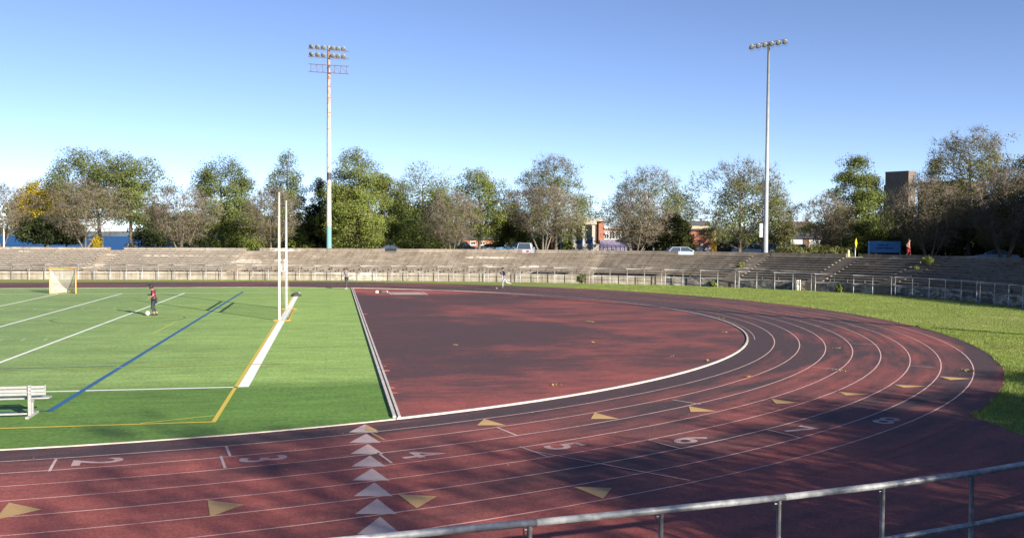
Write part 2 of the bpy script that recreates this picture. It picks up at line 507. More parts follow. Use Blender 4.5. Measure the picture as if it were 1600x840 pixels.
# plan of the foot of the stands, from the far left round the bend to the near side
CTRL = [(-190, 101.6), (-140, 101.2), (-90, 100.8), (-50, 100.2), (-31.7, 98.8), (-19.7, 97.6), (-7.5, 95.9), (4.9, 93.3), (17.1, 89.8), (28.2, 84.3), (33.1, 80.9), (37.2, 76.6), (40.7, 72.0), (43.5, 67.2), (44.9, 61.3), (44.8, 54.7), (43.3, 46.5), (39.5, 37.0), (33.0, 28.0), (26.0, 21.0), (18.0, 15.0), (10.0, 11.15), (0.6, 9.45), (-12, 8.4), (-30, 8.0), (-140, 8.0), (-190, 8.0)]
def catmull(P, step=1.0):
    P = [np.array(p, float) for p in P]; out = []
    for i in range(1, len(P) - 2):
        p0, p1, p2, p3 = P[i - 1:i + 3]
        n = max(2, int(np.linalg.norm(p2 - p1) / step))
        for k in range(n):
            t = k / n
            out.append(0.5 * ((2 * p1) + (-p0 + p2) * t + (2 * p0 - 5 * p1 + 4 * p2 - p3) * t * t + (-p0 + 3 * p1 - 3 * p2 + p3) * t ** 3))
    out.append(P[-2])
    return np.array(out)
BC = catmull(CTRL, 0.5)
for _ in range(30):
    BC[1:-1] = BC[1:-1] * 0.5 + (BC[:-2] + BC[2:]) * 0.25
BS = np.concatenate([[0], np.cumsum(np.linalg.norm(np.diff(BC, axis=0), axis=1))])
_tan = np.gradient(BC, axis=0); _tan /= np.linalg.norm(_tan, axis=1)[:, None]
BN = np.c_[-_tan[:, 1], _tan[:, 0]]         # points away from the field
def base_pt(s, off=0.0):
    x = np.interp(s, BS, BC[:, 0]); y = np.interp(s, BS, BC[:, 1])
    nx = np.interp(s, BS, BN[:, 0]); ny = np.interp(s, BS, BN[:, 1])
    l = math.hypot(nx, ny)
    return (x + nx / l * off, y + ny / l * off)
def base_dir(s):
    a = base_pt(s - .3); b = base_pt(s + .3)
    return math.atan2(b[1] - a[1], b[0] - a[0])
def s_at_px(px, off, z, lo, hi):
    best = None
    for s in np.arange(lo, hi, 0.1):
        x, y = base_pt(s, off)
        e = abs(proj((x, y, z))[0] - px)
        if best is None or e < best[0]: best = (e, s)
    return best[1]

# ================================================================== SETTING
# --- terrain: park around the bowl, down to the water on the left
def axis(lo, hi, fine0, fine1, step):
    a = list(np.arange(fine0, fine1 + .01, step)); d = step
    while a[-1] < hi: d *= 1.35; a.append(a[-1] + d)
    b = []; d = step; x = fine0
    while x > lo: d *= 1.35; x -= d; b.append(x)
    return np.array(b[::-1] + a)
gx = axis(-4000, 4000, -150, 90, 2.0); gy = axis(-2500, 5000, -30, 160, 2.0)
GX, GY = np.meshgrid(gx, gy)
PTS = np.c_[GX.ravel(), GY.ravel()]
loop = BC[::3]
def inside(P, poly):
    x, y = P[:, 0], P[:, 1]; r = np.zeros(len(P), bool); n = len(poly); j = n - 1
    for i in range(n):
        xi, yi = poly[i]; xj, yj = poly[j]
        c = ((yi > y) != (yj > y)) & (x < (xj - xi) * (y - yi) / (yj - yi + 1e-12) + xi)
        r ^= c; j = i
    return r
ins = inside(PTS, loop)
dmin = np.full(len(PTS), 1e9)
near = (PTS[:, 0] > -230) & (PTS[:, 0] < 120) & (PTS[:, 1] > -80) & (PTS[:, 1] < 190)
A = PTS[near]; dd = np.full(len(A), 1e9)
for i in range(0, len(loop)):
    dd = np.minimum(dd, np.hypot(A[:, 0] - loop[i, 0], A[:, 1] - loop[i, 1]))
dmin[near] = dd
sd = np.where(ins, -dmin, dmin)
gz = np.clip((sd - 1.5) / 7.0, 0, 1) * (ZP + 0.5) - 0.5
def dip_of(d, x):
    sm = lambda a, b, v: np.clip((v - a) / (b - a), 0, 1)
    return 0.85 * sm(14, 19, d) * sm(-30, -15, x)
gz = gz - dip_of(sd, PTS[:, 0])
def ground(x, y):
    d = float(np.min(np.hypot(BC[:, 0] - x, BC[:, 1] - y)))
    return ZP - float(dip_of(np.array(d), np.array(x))) if d > 9 else ZP
gz = gz + np.where(sd > 14, 0.05 * np.sin(PTS[:, 0] * .13) * np.cos(PTS[:, 1] * .11), 0)
shore = np.clip((PTS[:, 1] - 126 - 2 * np.sin(PTS[:, 0] * .07)) / 9, 0, 1) * np.clip((-5 - PTS[:, 0]) / 9, 0, 1)
gz = gz * (1 - shore) + (-5.0) * shore
nx_, ny_ = len(gx), len(gy)
idx = np.arange(nx_ * ny_).reshape(ny_, nx_)
fq = np.stack([idx[:-1, :-1], idx[:-1, 1:], idx[1:, 1:], idx[1:, :-1]], -1).reshape(-1, 4)
me = np_mesh('terrain', np.c_[PTS, gz], fq, M_PARK, 4)
me.polygons.foreach_set('use_smooth', [True] * len(me.polygons))
tag(link('terrain', me), kind='structure')

# --- bay
t = NT('bay_water'); co = t.coord()
wn = t.noise(t.mapping(co, (0.05, 0.35, 1)), 1.0, 5, 0.6)
t.col(t.ramp(wn, [(0.35, (0.006, 0.055, 0.165)), (0.65, (0.010, 0.085, 0.230))])); t.set(0.5, 0, 0.08)
t.bump(t.noise(t.mapping(co, (0.25, 0.9, 1)), 1.0, 4), 0.4, 0.4)
m = MB(); m.add([(-5000, 120, -1.1), (700, 120, -1.1), (700, 5200, -1.1), (-5000, 5200, -1.1)], [(0, 1, 2, 3)])
tag(m.build('bay_water', t.m), kind='structure')
# --- far shore, low and wooded
m = MB(); n = 90
for i in range(n + 1):
    x = -2600 + 2700 * i / n
    h = 3.0 + 3.5 * abs(math.sin(i * .37)) + 2.5 * random.random()
    for (yy, hh) in ((1290, -2), (1310, h * .7), (1360, h), (1600, h * .4)):
        m.v.append((x, yy + 20 * math.sin(i * .2), hh))
for i in range(n):
    for j in range(3):
        a = i * 4 + j; m.f.append((a, a + 4, a + 5, a + 1))
tag(m.build('far_shore', pm('far_shore_woods', (0.10, 0.13, 0.15), 0.9, 0, 0.3, 0.02)), kind='structure')

# --- grass floor of the bowl
poly = [tuple(p) for p in BC[::2]]
m = MB(); inner = [base_pt(s, 0.30) for s in np.linspace(0.5, BS[-1] - .5, 400)]
m.add([(x, y, 0.0) for x, y in inner], [tuple(range(len(inner)))[::-1]])
tag(m.build('lawn', M_GRASS), kind='structure')

# --- rubber track with its paint
track = tag(strip([0, 1, 2, 3, 4, 5, 6, 7, 8, OUT], 0.012).build('running_track', M_TRACK), kind='structure')
# apron between the outer lane and the near stand
m = MB(); m.uv = []; A_TIP = math.atan2(16.27 - CX, CY - 21.66)
st_a = [x_ for x_ in stations(20, S_ARC0 + RAD * A_TIP)]
for s_ in st_a:
    ang = (s_ - S_ARC0) / RAD
    o1 = OUT
    while o1 < 30 and inside(np.array([track_pt(s_, o1)]), loop)[0]: o1 += .1
    o1 += .25
    o1 = min(o1, float(np.interp(ang, [A_TIP - .09, A_TIP - .045, A_TIP], [60, 10.9, OUT + .02])))
    for k in range(5):
        o = OUT - .1 + (o1 - OUT + .1) * k / 4
        x, y = track_pt(s_, o); m.v.append((x, y, .008)); m.uv.append((s_, o))
for i in range(len(st_a) - 1):
    for j in range(4):
        a = i * 5 + j; m.f.append((a, a + 5, a + 6, a + 1))
tag(m.build('apron', M_TRACK), kind='structure')

M_LINE = mat_worn('lane_paint', (0.56, 0.36, 0.34), (0.24, 0.09, 0.08), 0.45)
M_MARK = mat_worn('marking_paint', (0.46, 0.37, 0.36), (0.22, 0.10, 0.09), 0.455, 30)
M_NUM = mat_worn('number_paint', (0.44, 0.32, 0.32), (0.20, 0.085, 0.08), 0.48, 20)
M_YEL = mat_worn('yellow_paint', (0.46, 0.30, 0.12), (0.22, 0.11, 0.055), 0.45, 30)
for k in range(1, 9):
    o = L0 + LW * k
    strip([o - .021, o + .021], 0.018).build('lane_line', M_LINE, track)
strip([0.235, 0.262], 0.018, S_ARC0 + 35, S_ARC0 + 62).build('lane_line', M_LINE, track)

def flat(name, pts, mat, parent, z=0.020):
    m = MB(); P = [Vector((p[0], p[1], 0)) for p in pts]
    if sum(P[i].x * P[(i + 1) % len(P)].y - P[(i + 1) % len(P)].x * P[i].y for i in range(len(P))) < 0: P = P[::-1]
    c = sum(P, Vector()) / len(P)
    m.add([(p.x - c.x, p.y - c.y, 0) for p in P], [tuple(range(len(P)))])
    return m.build(name, mat, parent, loc=(c.x, c.y, z))
def bar(name, a, b, wd, mat, parent, z=0.020):
    a = Vector((a[0], a[1])); b = Vector((b[0], b[1])); d = (b - a).normalized(); n = Vector((-d.y, d.x)) * wd / 2
    return flat(name, [a + n, b + n, b - n, a - n], mat, parent, z)
# white triangles, one in each lane
for k in range(8):
    y1 = CY - math.sqrt((RAD + L0 + LW * k + .10) ** 2 - (0.72 - CX) ** 2)
    y0 = CY - math.sqrt((RAD + L0 + LW * (k + 1) - .05) ** 2 - (0.72 - CX) ** 2)
    flat('lane_triangle', [(0.35, y0 + .06), (1.03, y0 - .06), (0.75, y1)], M_MARK, track)
# yellow arrowheads
for tri in ([(-5.36, 16.30), (-5.46, 17.32), (-4.79, 16.80)], [(-2.15, 16.92), (-1.98, 15.91), (-1.50, 16.53)], [(1.13, 16.73), (1.80, 16.49), (1.38, 15.82)],
            [(4.33, 16.71), (5.02, 16.50), (4.65, 15.85)], [(3.42, 22.50), (3.72, 23.25), (4.12, 22.38)], [(6.36, 22.82), (6.69, 23.63), (7.06, 22.71)],
            [(9.47, 24.12), (9.21, 23.32), (9.95, 23.29)], [(12.23, 24.89), (12.0, 24.1), (12.7, 24.09)], [(14.78, 25.7), (14.66, 25.04), (15.42, 25.04)],
            [(17.24, 26.65), (17.17, 26.04), (18.01, 26.16)], [(19.75, 28.01), (19.6, 27.2), (20.45, 27.34)]):
    flat('yellow_arrowhead', tri, M_YEL, track)
flat('yellow_arrowhead', [(0.78, 22.98), (0.74, 22.30), (1.04, 22.22)], M_YEL, track, 0.024)
# stagger lines across the lanes
for a, b in (((-5.56, 20.5), (-5.41, 19.48)), ((-2.30, 21.2), (-2.11, 20.21)), ((-2.30, 20.24), (-2.10, 19.17)), ((0.92, 20.0), (1.16, 19.05)),
             ((3.85, 22.2), (4.17, 21.16)), ((4.0, 20.1), (4.42, 19.0)), ((7.0, 20.26), (7.42, 19.29)), ((9.37, 25.13), (9.9, 24.34)), ((10.2, 20.9), (10.55, 19.9))):
    bar('stagger_line', a, b, 0.055, M_MARK, track)
bar('stagger_line', (4.2, 19.6), (6.62, 16.76), 0.045, M_LINE, track, 0.022)
bar('stagger_line', (0.85, 22.1), (1.13, 21.22), 0.05, M_YEL, track)
for a, b in (((1270, 574), (1310, 577)), ((1330, 537), (1372, 538)), ((1420, 571), (1462, 575))):
    p, q = at(*a), at(*b); bar('stagger_line', p, q, 0.05, M_LINE, track)

def glyph(ch, size):
    cu = bpy.data.curves.new('glyph', 'FONT'); cu.body = ch; cu.size = size; cu.align_x = 'CENTER'; cu.align_y = 'CENTER'; cu.offset = 0.018
    o = bpy.data.objects.new('glyph', cu); COL.objects.link(o)
    dg = bpy.context.evaluated_depsgraph_get(); dg.update()
    me = bpy.data.meshes.new_from_object(o.evaluated_get(dg)); COL.objects.unlink(o); bpy.data.objects.remove(o)
    return me
for ch, k, px, py in (('2', 1.63, 148, 722), ('3', 2.61, 408, 718), ('4', 3.68, 655, 711), ('5', 4.63, 880, 698), ('6', 5.82, 1077, 688), ('7', 6.82, 1248, 672), ('8', 7.85, 1384, 658)):
    p = at(px, py); me = glyph(ch, 1.30); me.materials.clear(); me.materials.append(M_NUM)
    o = link('lane_number', me, track, (p.x, p.y, 0.020))
    ang = math.atan2(p.y - CY, p.x - CX)
    o.rotation_euler = (0, 0, ang if p.x > CX else -math.pi / 2)      # read by a runner coming from the left: top of the digit points ahead
    o.scale = (0.84, 1.02, 1)

# --- kerbs
def kerb(offs, h, s0, s1, name, mat):
    m = MB(); st = stations(s0, s1)
    for s in st:
        for o, z in ((offs[0], 0), (offs[0], h), (offs[1], h), (offs[1], 0)):
            x, y = track_pt(s, o); m.v.append((x, y, z))
    for i in range(len(st) - 1):
        for j in range(3):
            a = i * 4 + j; m.f.append((a, a + 1, a + 5, a + 4)[::-1])
    m.f.append((0, 1, 2, 3)); n = len(m.v); m.f.append((n - 1, n - 2, n - 3, n - 4))
    return m.build(name, mat)
M_KERB = pm('kerb_paint', (0.46, 0.42, 0.38), 0.6, 0, 0.22, 2.2)
M_KERB2 = pm('edging', (0.42, 0.38, 0.33), 0.7, 0, 0.3, 1.2)
SK0, SK1 = S_ARC0 + RAD * math.asin((XD - CX) / RAD), S_ARC1 - RAD * math.asin((XD - CX) / RAD)
tag(kerb((-0.10, -0.025), 0.050, SK0, SK1, 'track_kerb', M_KERB), 'low white kerb round the tip of the red rubber infield', 'kerb')
tag(kerb((-0.085, -0.030), 0.030, 0, SK0 - .02, 'track_kerb', M_KERB2), 'thin pale edging between near track and green turf', 'kerb')
tag(kerb((-0.085, -0.030), 0.030, SK1 + .02, S_END, 'track_kerb', M_KERB2), 'thin pale edging between far track and green turf', 'kerb')
# --- turf and rubber infield
def chord(y_sign):
    return CY + y_sign * math.sqrt(RAD ** 2 - (XD - CX) ** 2)
a_d = math.asin((XD - CX) / RAD)
tp_ = [(XL, CY - RAD + .1)] + [(CX + (RAD - .1) * math.sin(a), CY - (RAD - .1) * math.cos(a)) for a in np.linspace(0, a_d, 24)]
tp_ += [(CX + (RAD - .1) * math.sin(a), CY + (RAD - .1) * math.cos(a)) for a in np.linspace(a_d, 0, 24)] + [(XL, CY + RAD - .1)]
m = MB(); m.add([(x, y, 0.016) for x, y in tp_], [tuple(range(len(tp_)))])
field = tag(m.build('turf_field', M_TURF), kind='structure')
dp = [(CX + (RAD - .1) * math.sin(a), CY - (RAD - .1) * math.cos(a)) for a in np.linspace(a_d, math.pi - a_d, 100)]
m = MB(); m.uv = list(dp)
m.add([(x, y, 0.014) for x, y in dp], [tuple(range(len(dp)))])
tag(m.build('rubber_infield', M_D), kind='structure')
kb = thing('turf_kerb', 'double white kerb between green turf and red rubber infield', 'kerb', (XD, CY, 0))
y0k, y1k = chord(-1) - CY + .2, chord(1) - CY - .2
MB().box((-.10, y0k, 0), (-.02, y1k, .075)).build('rail', M_KERB, kb)
MB().box((.035, y0k, 0), (.10, y1k, .060)).build('rail', M_KERB, kb)
MB().box((-.02, y0k, 0.002), (.035, y1k, .030)).build('channel', pm('channel', (0.10, 0.095, 0.09), 0.8), kb)
# torn red rubber flaps by the kerb
for px, py, r in ((602, 580, .17), (613, 607, .11), (616, 615, .13), (570, 491, .2), (601, 573, .08)):
    p = at(px, py)
    o = flat('rubber_flap', [(p.x + r * math.cos(a) * random.uniform(.6, 1.1), p.y + r * 1.6 * math.sin(a) * random.uniform(.6, 1.1)) for a in np.linspace(0, 5.6, 7)], pm('red_rubber', (0.42, 0.12, 0.09), .8), None, 0.030)
    tag(o, {602: 'largest torn flap of red rubber beside the double white kerb', 613: 'small red rubber scrap just below the largest flap by the kerb', 616: 'torn red rubber scrap nearest the near end of the kerb', 570: 'red rubber scrap by the kerb halfway to the far side', 601: 'tiny red rubber scrap just above the largest flap'}[px], 'rubber flap', 'torn rubber by the kerb')

# field lines
F_W = mat_worn('field_white', (0.72, 0.74, 0.72), (0.30, 0.40, 0.22), 0.36, 10)
F_WD = mat_worn('field_white_faded', (0.42, 0.50, 0.36), (0.24, 0.34, 0.15), 0.46, 10)
F_B = mat_worn('field_blue', (0.014, 0.085, 0.215), (0.02, 0.10, 0.15), 0.36, 10)
F_Y = mat_worn('field_yellow', (0.50, 0.39, 0.045), (0.30, 0.33, 0.05), 0.40, 10)
F_YD = mat_worn('field_yellow_thin', (0.36, 0.40, 0.06), (0.20, 0.29, 0.05), 0.44, 10)
F_BR = mat_worn('field_brown', (0.16, 0.14, 0.055), (0.13, 0.20, 0.05), 0.50, 10)
ZL = 0.022
flat('end_line', [(-2.82, 29.22), (-2.50, 29.22), (-2.50, 75.2), (-2.82, 75.2)], F_W, field, ZL)
flat('yellow_line', [(-2.94, 23.87), (-2.83, 23.87), (-2.83, 75.6), (-2.94, 75.6)], F_Y, field, ZL)
bar('yellow_line', (-60, 23.78), (-2.83, 23.92), .11, F_Y, field, ZL + .004)
bar('yellow_line', (-4.6, 24.02), (-2.97, 24.75), .08, F_YD, field, ZL + .002)
bar('touchline', (-95, 29.30), (-2.82, 29.24), .15, F_W, field, ZL)
bar('touchline', (-95, 75.3), (-2.52, 75.15), .17, F_W, field, ZL + .004)
for i in range(0, 9):
    x = -11.55 - 4.5 * i
    bar('yard_line', (x + (-.1 if i < 1 else -.05), 29.5), (x + .45, 75.2), .13, F_W, field, ZL + .002)
    for yy in (43.2, 60.4):
        for k in range(1, 5):
            xx = x + 4.5 * k / 5 - 4.5 + .3
            if k != 0: bar('hash_mark', (xx, yy), (xx, yy + .55), .08, F_WD, field, ZL)
bar('blue_line', (-7.2, 26.05), (-6.92, 76.4), .17, F_B, field, ZL + .006)
bar('blue_line', (-60, 26.1), (-7.2, 26.05), .09, F_B, field, ZL + .006)
bar('blue_line', (-30, 33.9), (-7.35, 34.4), .06, F_B, field, ZL + .008)
bar('yellow_line', (-40, 33.2), (-1.8, 34.18), .075, F_YD, field, ZL + .010)
p, q = at(240, 521), at(276, 502); bar('yellow_line', p, q, .09, F_YD, field, ZL)
p, q = at(215, 505), at(320, 478); bar('yellow_line', p, q, .05, F_YD, field, ZL + .008)
# penalty arc, brown
p0 = at(178, 500); m = MB(); ra, rb = 3.3, 3.37
c0 = Vector((-11.2, 53.2))
aa = np.linspace(R(-200), R(20), 60); m.v = []
for a in aa:
    for r in (ra, rb): m.v.append((r * math.cos(a), r * .8 * math.sin(a), 0))
for i in range(len(aa) - 1): m.f.append((2 * i, 2 * i + 1, 2 * i + 3, 2 * i + 2))
m.build('penalty_arc', F_BR, field, loc=(c0.x, c0.y, ZL + .012))
bar('brown_line', (-40, 36.9), (-11.9, 36.3), .08, F_BR, field, ZL + .012)
# long-jump board frame painted on the infield
inf = bpy.data.objects['rubber_infield']
bp = [at(612, 460.5), at(668, 460.5), at(660, 456.6), at(607, 456.6)]
for i in range(4):
    bar('board_line', bp[i], bp[(i + 1) % 4], .16, M_MARK, inf, 0.022 + .002 * i)
flat('board', [bp[0].lerp(bp[2], .06), bp[1].lerp(bp[3], .06), bp[2].lerp(bp[0], .06), bp[3].lerp(bp[1], .06)], pm('board_grey', (0.36, 0.27, 0.24), .8), inf, 0.018)

# --- road and path behind the stands
def ring_strip(o0, o1, z, s0, s1, name, mat):
    m = MB(); m.uv = []
    ss = np.arange(s0, s1, 2.0)
    for s in ss:
        for o in (o0, o1):
            x, y = base_pt(s, o); m.v.append((x, y, z)); m.uv.append((s, o))
    for i in range(len(ss) - 1):
        m.f.append((2 * i, 2 * i + 2, 2 * i + 3, 2 * i + 1)[::-1])
    return tag(m.build(name, mat), kind='structure')
s_mid = BS[np.argmin(np.hypot(BC[:, 0] + 20, BC[:, 1] - 97.6))]
s_rt = BS[np.argmin(np.hypot(BC[:, 0] - 33, BC[:, 1] - 28))]
ring_strip(10.3, 12.6, ZP + .10, 60, s_rt, 'footpath', pm('path_concrete', (0.40, 0.35, 0.28), .9))
ring_strip(22.0, 36.0, ZP - .72, s_mid + 16, s_rt, 'road', pm('asphalt', (0.055, 0.055, 0.058), .85, 0, .2, 3.0))

# ================================================================== STANDS
N_T, TD, TR, Z0 = 11, 0.75, 0.185, 0.80
DEPTH = N_T * TD                               # back of the top tier
Z_TOP = Z0 + TR * (N_T - 1)
Z_PAR = 3.0
s_lo = BS[np.argmin(np.hypot(BC[:, 0] + 60, BC[:, 1] - 100.4))]
s_hi = BS[np.argmin(np.hypot(BC[:, 0] - 43.3, BC[:, 1] - 46.5))]
aisle_px = [182, 395, 610, 826, 938, 1072, 1192, 1334, 1466]
aisle_s = [s_at_px(px, DEPTH, Z_TOP, s_lo, s_hi + 20) for px in aisle_px]
sec_bounds = []
prev = s_lo - 25
GAP = []
for s, px in zip(aisle_s, aisle_px):
    AW = .012 if px in (610, 826, 1072) else 1.35       # three gaps in the parapet have no stair below them
    GAP.append(.62 if AW < .1 else 0)
    sec_bounds.append((prev, s - AW / 2)); prev = s + AW / 2
sec_bounds.append((prev, s_hi + 6))
SEC_LABEL = ['concrete grandstand bay with grey plank benches, leftmost, behind the lacrosse goal',
             'concrete grandstand bay with grey plank benches, between the blue water gap and bare tan tiers',
             'bare tan concrete grandstand bay directly behind the goalposts',
             'bare tan concrete grandstand bay behind the standing person and the long board',
             'bare tan concrete grandstand bay behind the runner',
             'grey concrete grandstand bay with white spalled patches at its left end',
             'brown-grey concrete grandstand bay left of the grey floodlight mast',
             'half-shaded concrete grandstand bay right of the grey floodlight mast',
             'shaded concrete grandstand bay below the blue sign',
             'shaded concrete grandstand bay at far right, right of the leafy weed']
def curve_block(o0, o1, z0, z1, s0, s1, step=1.5):
    m = MB(); m.uv = []
    n = max(1, int(round((s1 - s0) / step))); ss = np.linspace(s0, s1, n + 1)
    for s in ss:
        for o, z in ((o0, z0), (o0, z1), (o1, z1), (o1, z0)):
            x, y = base_pt(s, o); m.v.append((x, y, z)); m.uv.append((s, o * 1.0 + z * 1.0))
    for i in range(n):
        for j in range(4):
            a = i * 4 + j; b = i * 4 + (j + 1) % 4
            m.f.append((a, b, b + 4, a + 4)[::-1])
    m.f.append((0, 1, 2, 3)[::-1]); k = len(m.v); m.f.append((k - 4, k - 3, k - 2, k - 1))
    m.f = [f[::-1] for f in m.f]
    return m
for i, (s0, s1) in enumerate(sec_bounds):
    cxy = base_pt((s0 + s1) / 2, 0); org = (cxy[0], cxy[1], 0)
    st = thing('grandstand', SEC_LABEL[i], 'grandstand', org, 0, 'grandstand bays round the bowl')
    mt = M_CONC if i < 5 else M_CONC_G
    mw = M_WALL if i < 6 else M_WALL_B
    curve_block(0.0, 0.30, 0.0, Z0, s0, s1).build('front_wall', mw, st, origin=org)
    for k in range(N_T):
        z1 = Z0 + TR * k
        o0 = k * TD + (0.302 if k == 0 else 0)
        if k == 0:
            curve_block(o0, TD + .06, .1, z1 - .004, s0, s1).build('tier', mt, st, origin=org)
        else:
            m = MB(); m.uv = []; zb0 = z1 - TR - .3
            prof = ((o0 + .055, zb0), (o0 + .055, z1 - .055), (o0, z1 - .05), (o0, z1), (o0 + TD + .06, z1), (o0 + TD + .06, zb0))
            n = max(1, int(round((s1 - s0) / 1.5))); np_ = len(prof)
            for s_ in np.linspace(s0, s1, n + 1):
                for o, z in prof:
                    x, y = base_pt(s_, o); m.v.append((x, y, z)); m.uv.append((s_, o + z))
            for a in range(n):
                for j in range(np_):
                    b0 = a * np_ + j; b1 = a * np_ + (j + 1) % np_
                    m.f.append((b0, b1, b1 + np_, b0 + np_))
            m.f.append(tuple(range(np_))); q_ = len(m.v); m.f.append(tuple(range(q_ - np_, q_))[::-1])
            m.build('tier', mt, st, origin=org)
    curve_block(DEPTH + .062, DEPTH + .30, 1.2, Z_PAR, s0 + (GAP[i - 1] if i else 0), s1 - (GAP[i] if i < len(GAP) else 0)).build('parapet', mt, st, origin=org)
    # aisle to the right of the bay
    if i < len(aisle_s) and not GAP[i]:
        a0, a1 = s1, sec_bounds[i + 1][0]
        m = MB(); m.uv = []; prof = [(0.0, 0.0), (0.0, Z0 * .9)]
        nst = 2 * N_T
        for k in range(nst):
            z = Z0 * .9 + (Z_TOP - Z0 * .9) * (k + 1) / nst
            prof += [((k + .0) * DEPTH / nst + .02, z), ((k + 1) * DEPTH / nst + .02, z)]
        prof += [(DEPTH + .30, Z_TOP + .02), (DEPTH + .30, 0.0)]
        for s in (a0 + .003, a1 - .003):
            for o, z in prof:
                x, y = base_pt(s, o); m.v.append((x, y, z)); m.uv.append((s, o + z))
        n = len(prof)
        for k in range(n): m.f.append((k, (k + 1) % n, n + (k + 1) % n, n + k)[::-1])
        m.f.append(tuple(range(n))); m.f.append(tuple(range(n, 2 * n))[::-1])
        m.build('stair_flight', mt, st, origin=org)
        if aisle_px[i] in (938, 1192, 1466):      # no gate at these: the parapet closes the head of the stair
            curve_block(DEPTH + .08, DEPTH + .28, Z_TOP + .03, Z_PAR - .02, a0 - .01, a1 + .01).build('parapet_infill', mt, st, origin=org)
    # benches on the two left bays
    if i < 2:
        for k in range(N_T):
            z = Z0 + TR * k; o = k * TD + .18
            x = s0 + .25
            while x < s1 - .8:
                e = min(x + 4.6, s1 - .15)
                m = curve_block(o, o + .27, z + .17, z + .215, x, e - .012, 2.0); m.uv = None
                for q in np.arange(x + .5, e - .3, 1.5):
                    bx0 = curve_block(o + .10, o + .20, z, z + .17, q, q + .07, 1.0)
                    m.add(bx0.v, bx0.f)
                pl = m.build('bench_plank', M_PLANK, st, origin=org)
                pl.data.materials.append(M_BRK); nfp = len(curve_block(o, o + .27, 0, 1, x, e - .03, 2.0).f)
                for pi, pg in enumerate(pl.data.polygons):
                    if pi >= nfp: pg.material_index = 1
                x = e
    else:
        # bench brackets left on the two lowest tiers
        for q in np.arange(s0 + .6, s1 - .4, 1.5):
            for k in (0, 1):
                if i > 4 and (k == 1 or random.random() < .4): continue
                zz = Z0 + TR * k
                b = curve_block(k * TD + .30 + .02, k * TD + .48, zz, zz + .26, q + (.7 * k) % 1.5, q + (.7 * k) % 1.5 + .08, 1.0); b.uv = None
                b.build('bracket', M_DARKSTEEL, st, origin=org)
        if i in (4, 5, 6):                          # a plank remains on the lowest tier
            m = curve_block(.33, .60, Z0 + .26, Z0 + .30, s0 + (2 if i == 4 else .6), s1 - .6, 2.0); m.uv = None
            m.build('bench_plank', pm('dark_plank', (0.10, 0.085, 0.07), .8), st, origin=org)

# ---------------------------------------------------------------- pipe railing in front of the stands
PH, BAY = 1.45, 1.52
post_me = MB().tube([(0, 0, 0), (0, 0, PH - .03)], .030, 10).tube([(0, 0, .0), (0, 0, .02)], .075, 10).mesh('post', M_GALV, True)
clip_me = MB().tube([(-.035, 0, -.075), (.062, 0, -.07), (.066, 0, -.15), (.066, 0, .0)], .009, 6).mesh('clamp', M_GALV, True)
def railing(s0, nb, label, off=-0.5, clamps=False, group='pipe railing sections round the bowl'):
    cxy = base_pt(s0 + nb * BAY / 2, off); org = (cxy[0], cxy[1], 0)
    rl = thing('pipe_railing', label, 'railing', org, 0, group)
    for k in range(nb + 1):
        s = s0 + k * BAY; x, y = base_pt(s, off); a = base_dir(s)
        o = link('post', post_me, rl, (x - org[0], y - org[1], 0)); o.rotation_euler = (0, 0, a)
        if clamps:
            for zz in (PH, .74):
                c = link('clamp', clip_me, rl, (x - org[0], y - org[1], zz)); c.rotation_euler = (0, 0, a)
    for nm, zz, r in (('top_rail', PH, .043 if clamps else .026), ('middle_rail', .74, .036 if clamps else .019)):
        # pipe lengths that slip into each other
        ks = list(range(0, nb, 2)) + [nb]
        for a, b in zip(ks[:-1], ks[1:]):
            p0 = base_pt(s0 + a * BAY - .08, off); p1 = base_pt(s0 + (a + b) / 2 * BAY, off); p2 = base_pt(s0 + b * BAY + .06, off)
            pts = [(p[0] - org[0], p[1] - org[1], zz) for p in (p0, p1, p2)]
            MB().tube(pts, [r, r, r * .93], 12).build(nm, M_GALV, rl, True)
doubles = [760, 811, 923, 1036, 1152, 1271, 1396, 1528]
ds = [s_at_px(px, -.5, .7, s_lo - 20, s_hi + 20) for px in doubles]
s = ds[0] - .18 - 5 * BAY
starts = [(ds[0] - .18 - 5 * BAY * (j + 1) - .0 * j, 5) for j in range(12)][::-1]
vis = []
for (ss, nb) in starts:
    x, y = base_pt(ss + nb * BAY / 2, -.5); px = proj((x, y, .7))[0]
    if px < -70: continue
    vis.append((ss, nb, px))
order = ['far pipe railing section at the left picture edge', 'far pipe railing section, second from the left picture edge, behind the lacrosse goal', 'far pipe railing section above the player in dark red', 'far pipe railing section between the player in dark red and the goalposts', 'far pipe railing section directly behind the white goalposts', 'far pipe railing section behind the standing person in dark leggings', 'far pipe railing section above the white-framed board on the infield', 'far pipe railing section left of the runner', 'far pipe railing section at the runner', 'spare']
for i, (ss, nb, px) in enumerate(vis):
    railing(ss, nb, order[min(i, len(order) - 1)])
right_lab = ['short far pipe railing section just right of the runner', 'pipe railing section in front of the tier with the dark remaining plank', 'pipe railing section in front of the white spalled patches', 'pipe railing section left of the floodlight mast foot', 'pipe railing section with the pale barrel behind it', 'pipe railing section below the yellow road sign', 'pipe railing section below the leafy weed on the steps', 'pipe railing section in shade at the right picture edge']
for i in range(len(ds)):
    a = ds[i] + .18
    b = (ds[i + 1] - .18) if i + 1 < len(ds) else a + 5 * BAY
    nb = max(1, int(round((b - a) / BAY)))
    sv = BAY; BAY = (b - a) / nb
    railing(a, nb, right_lab[i]); BAY = sv
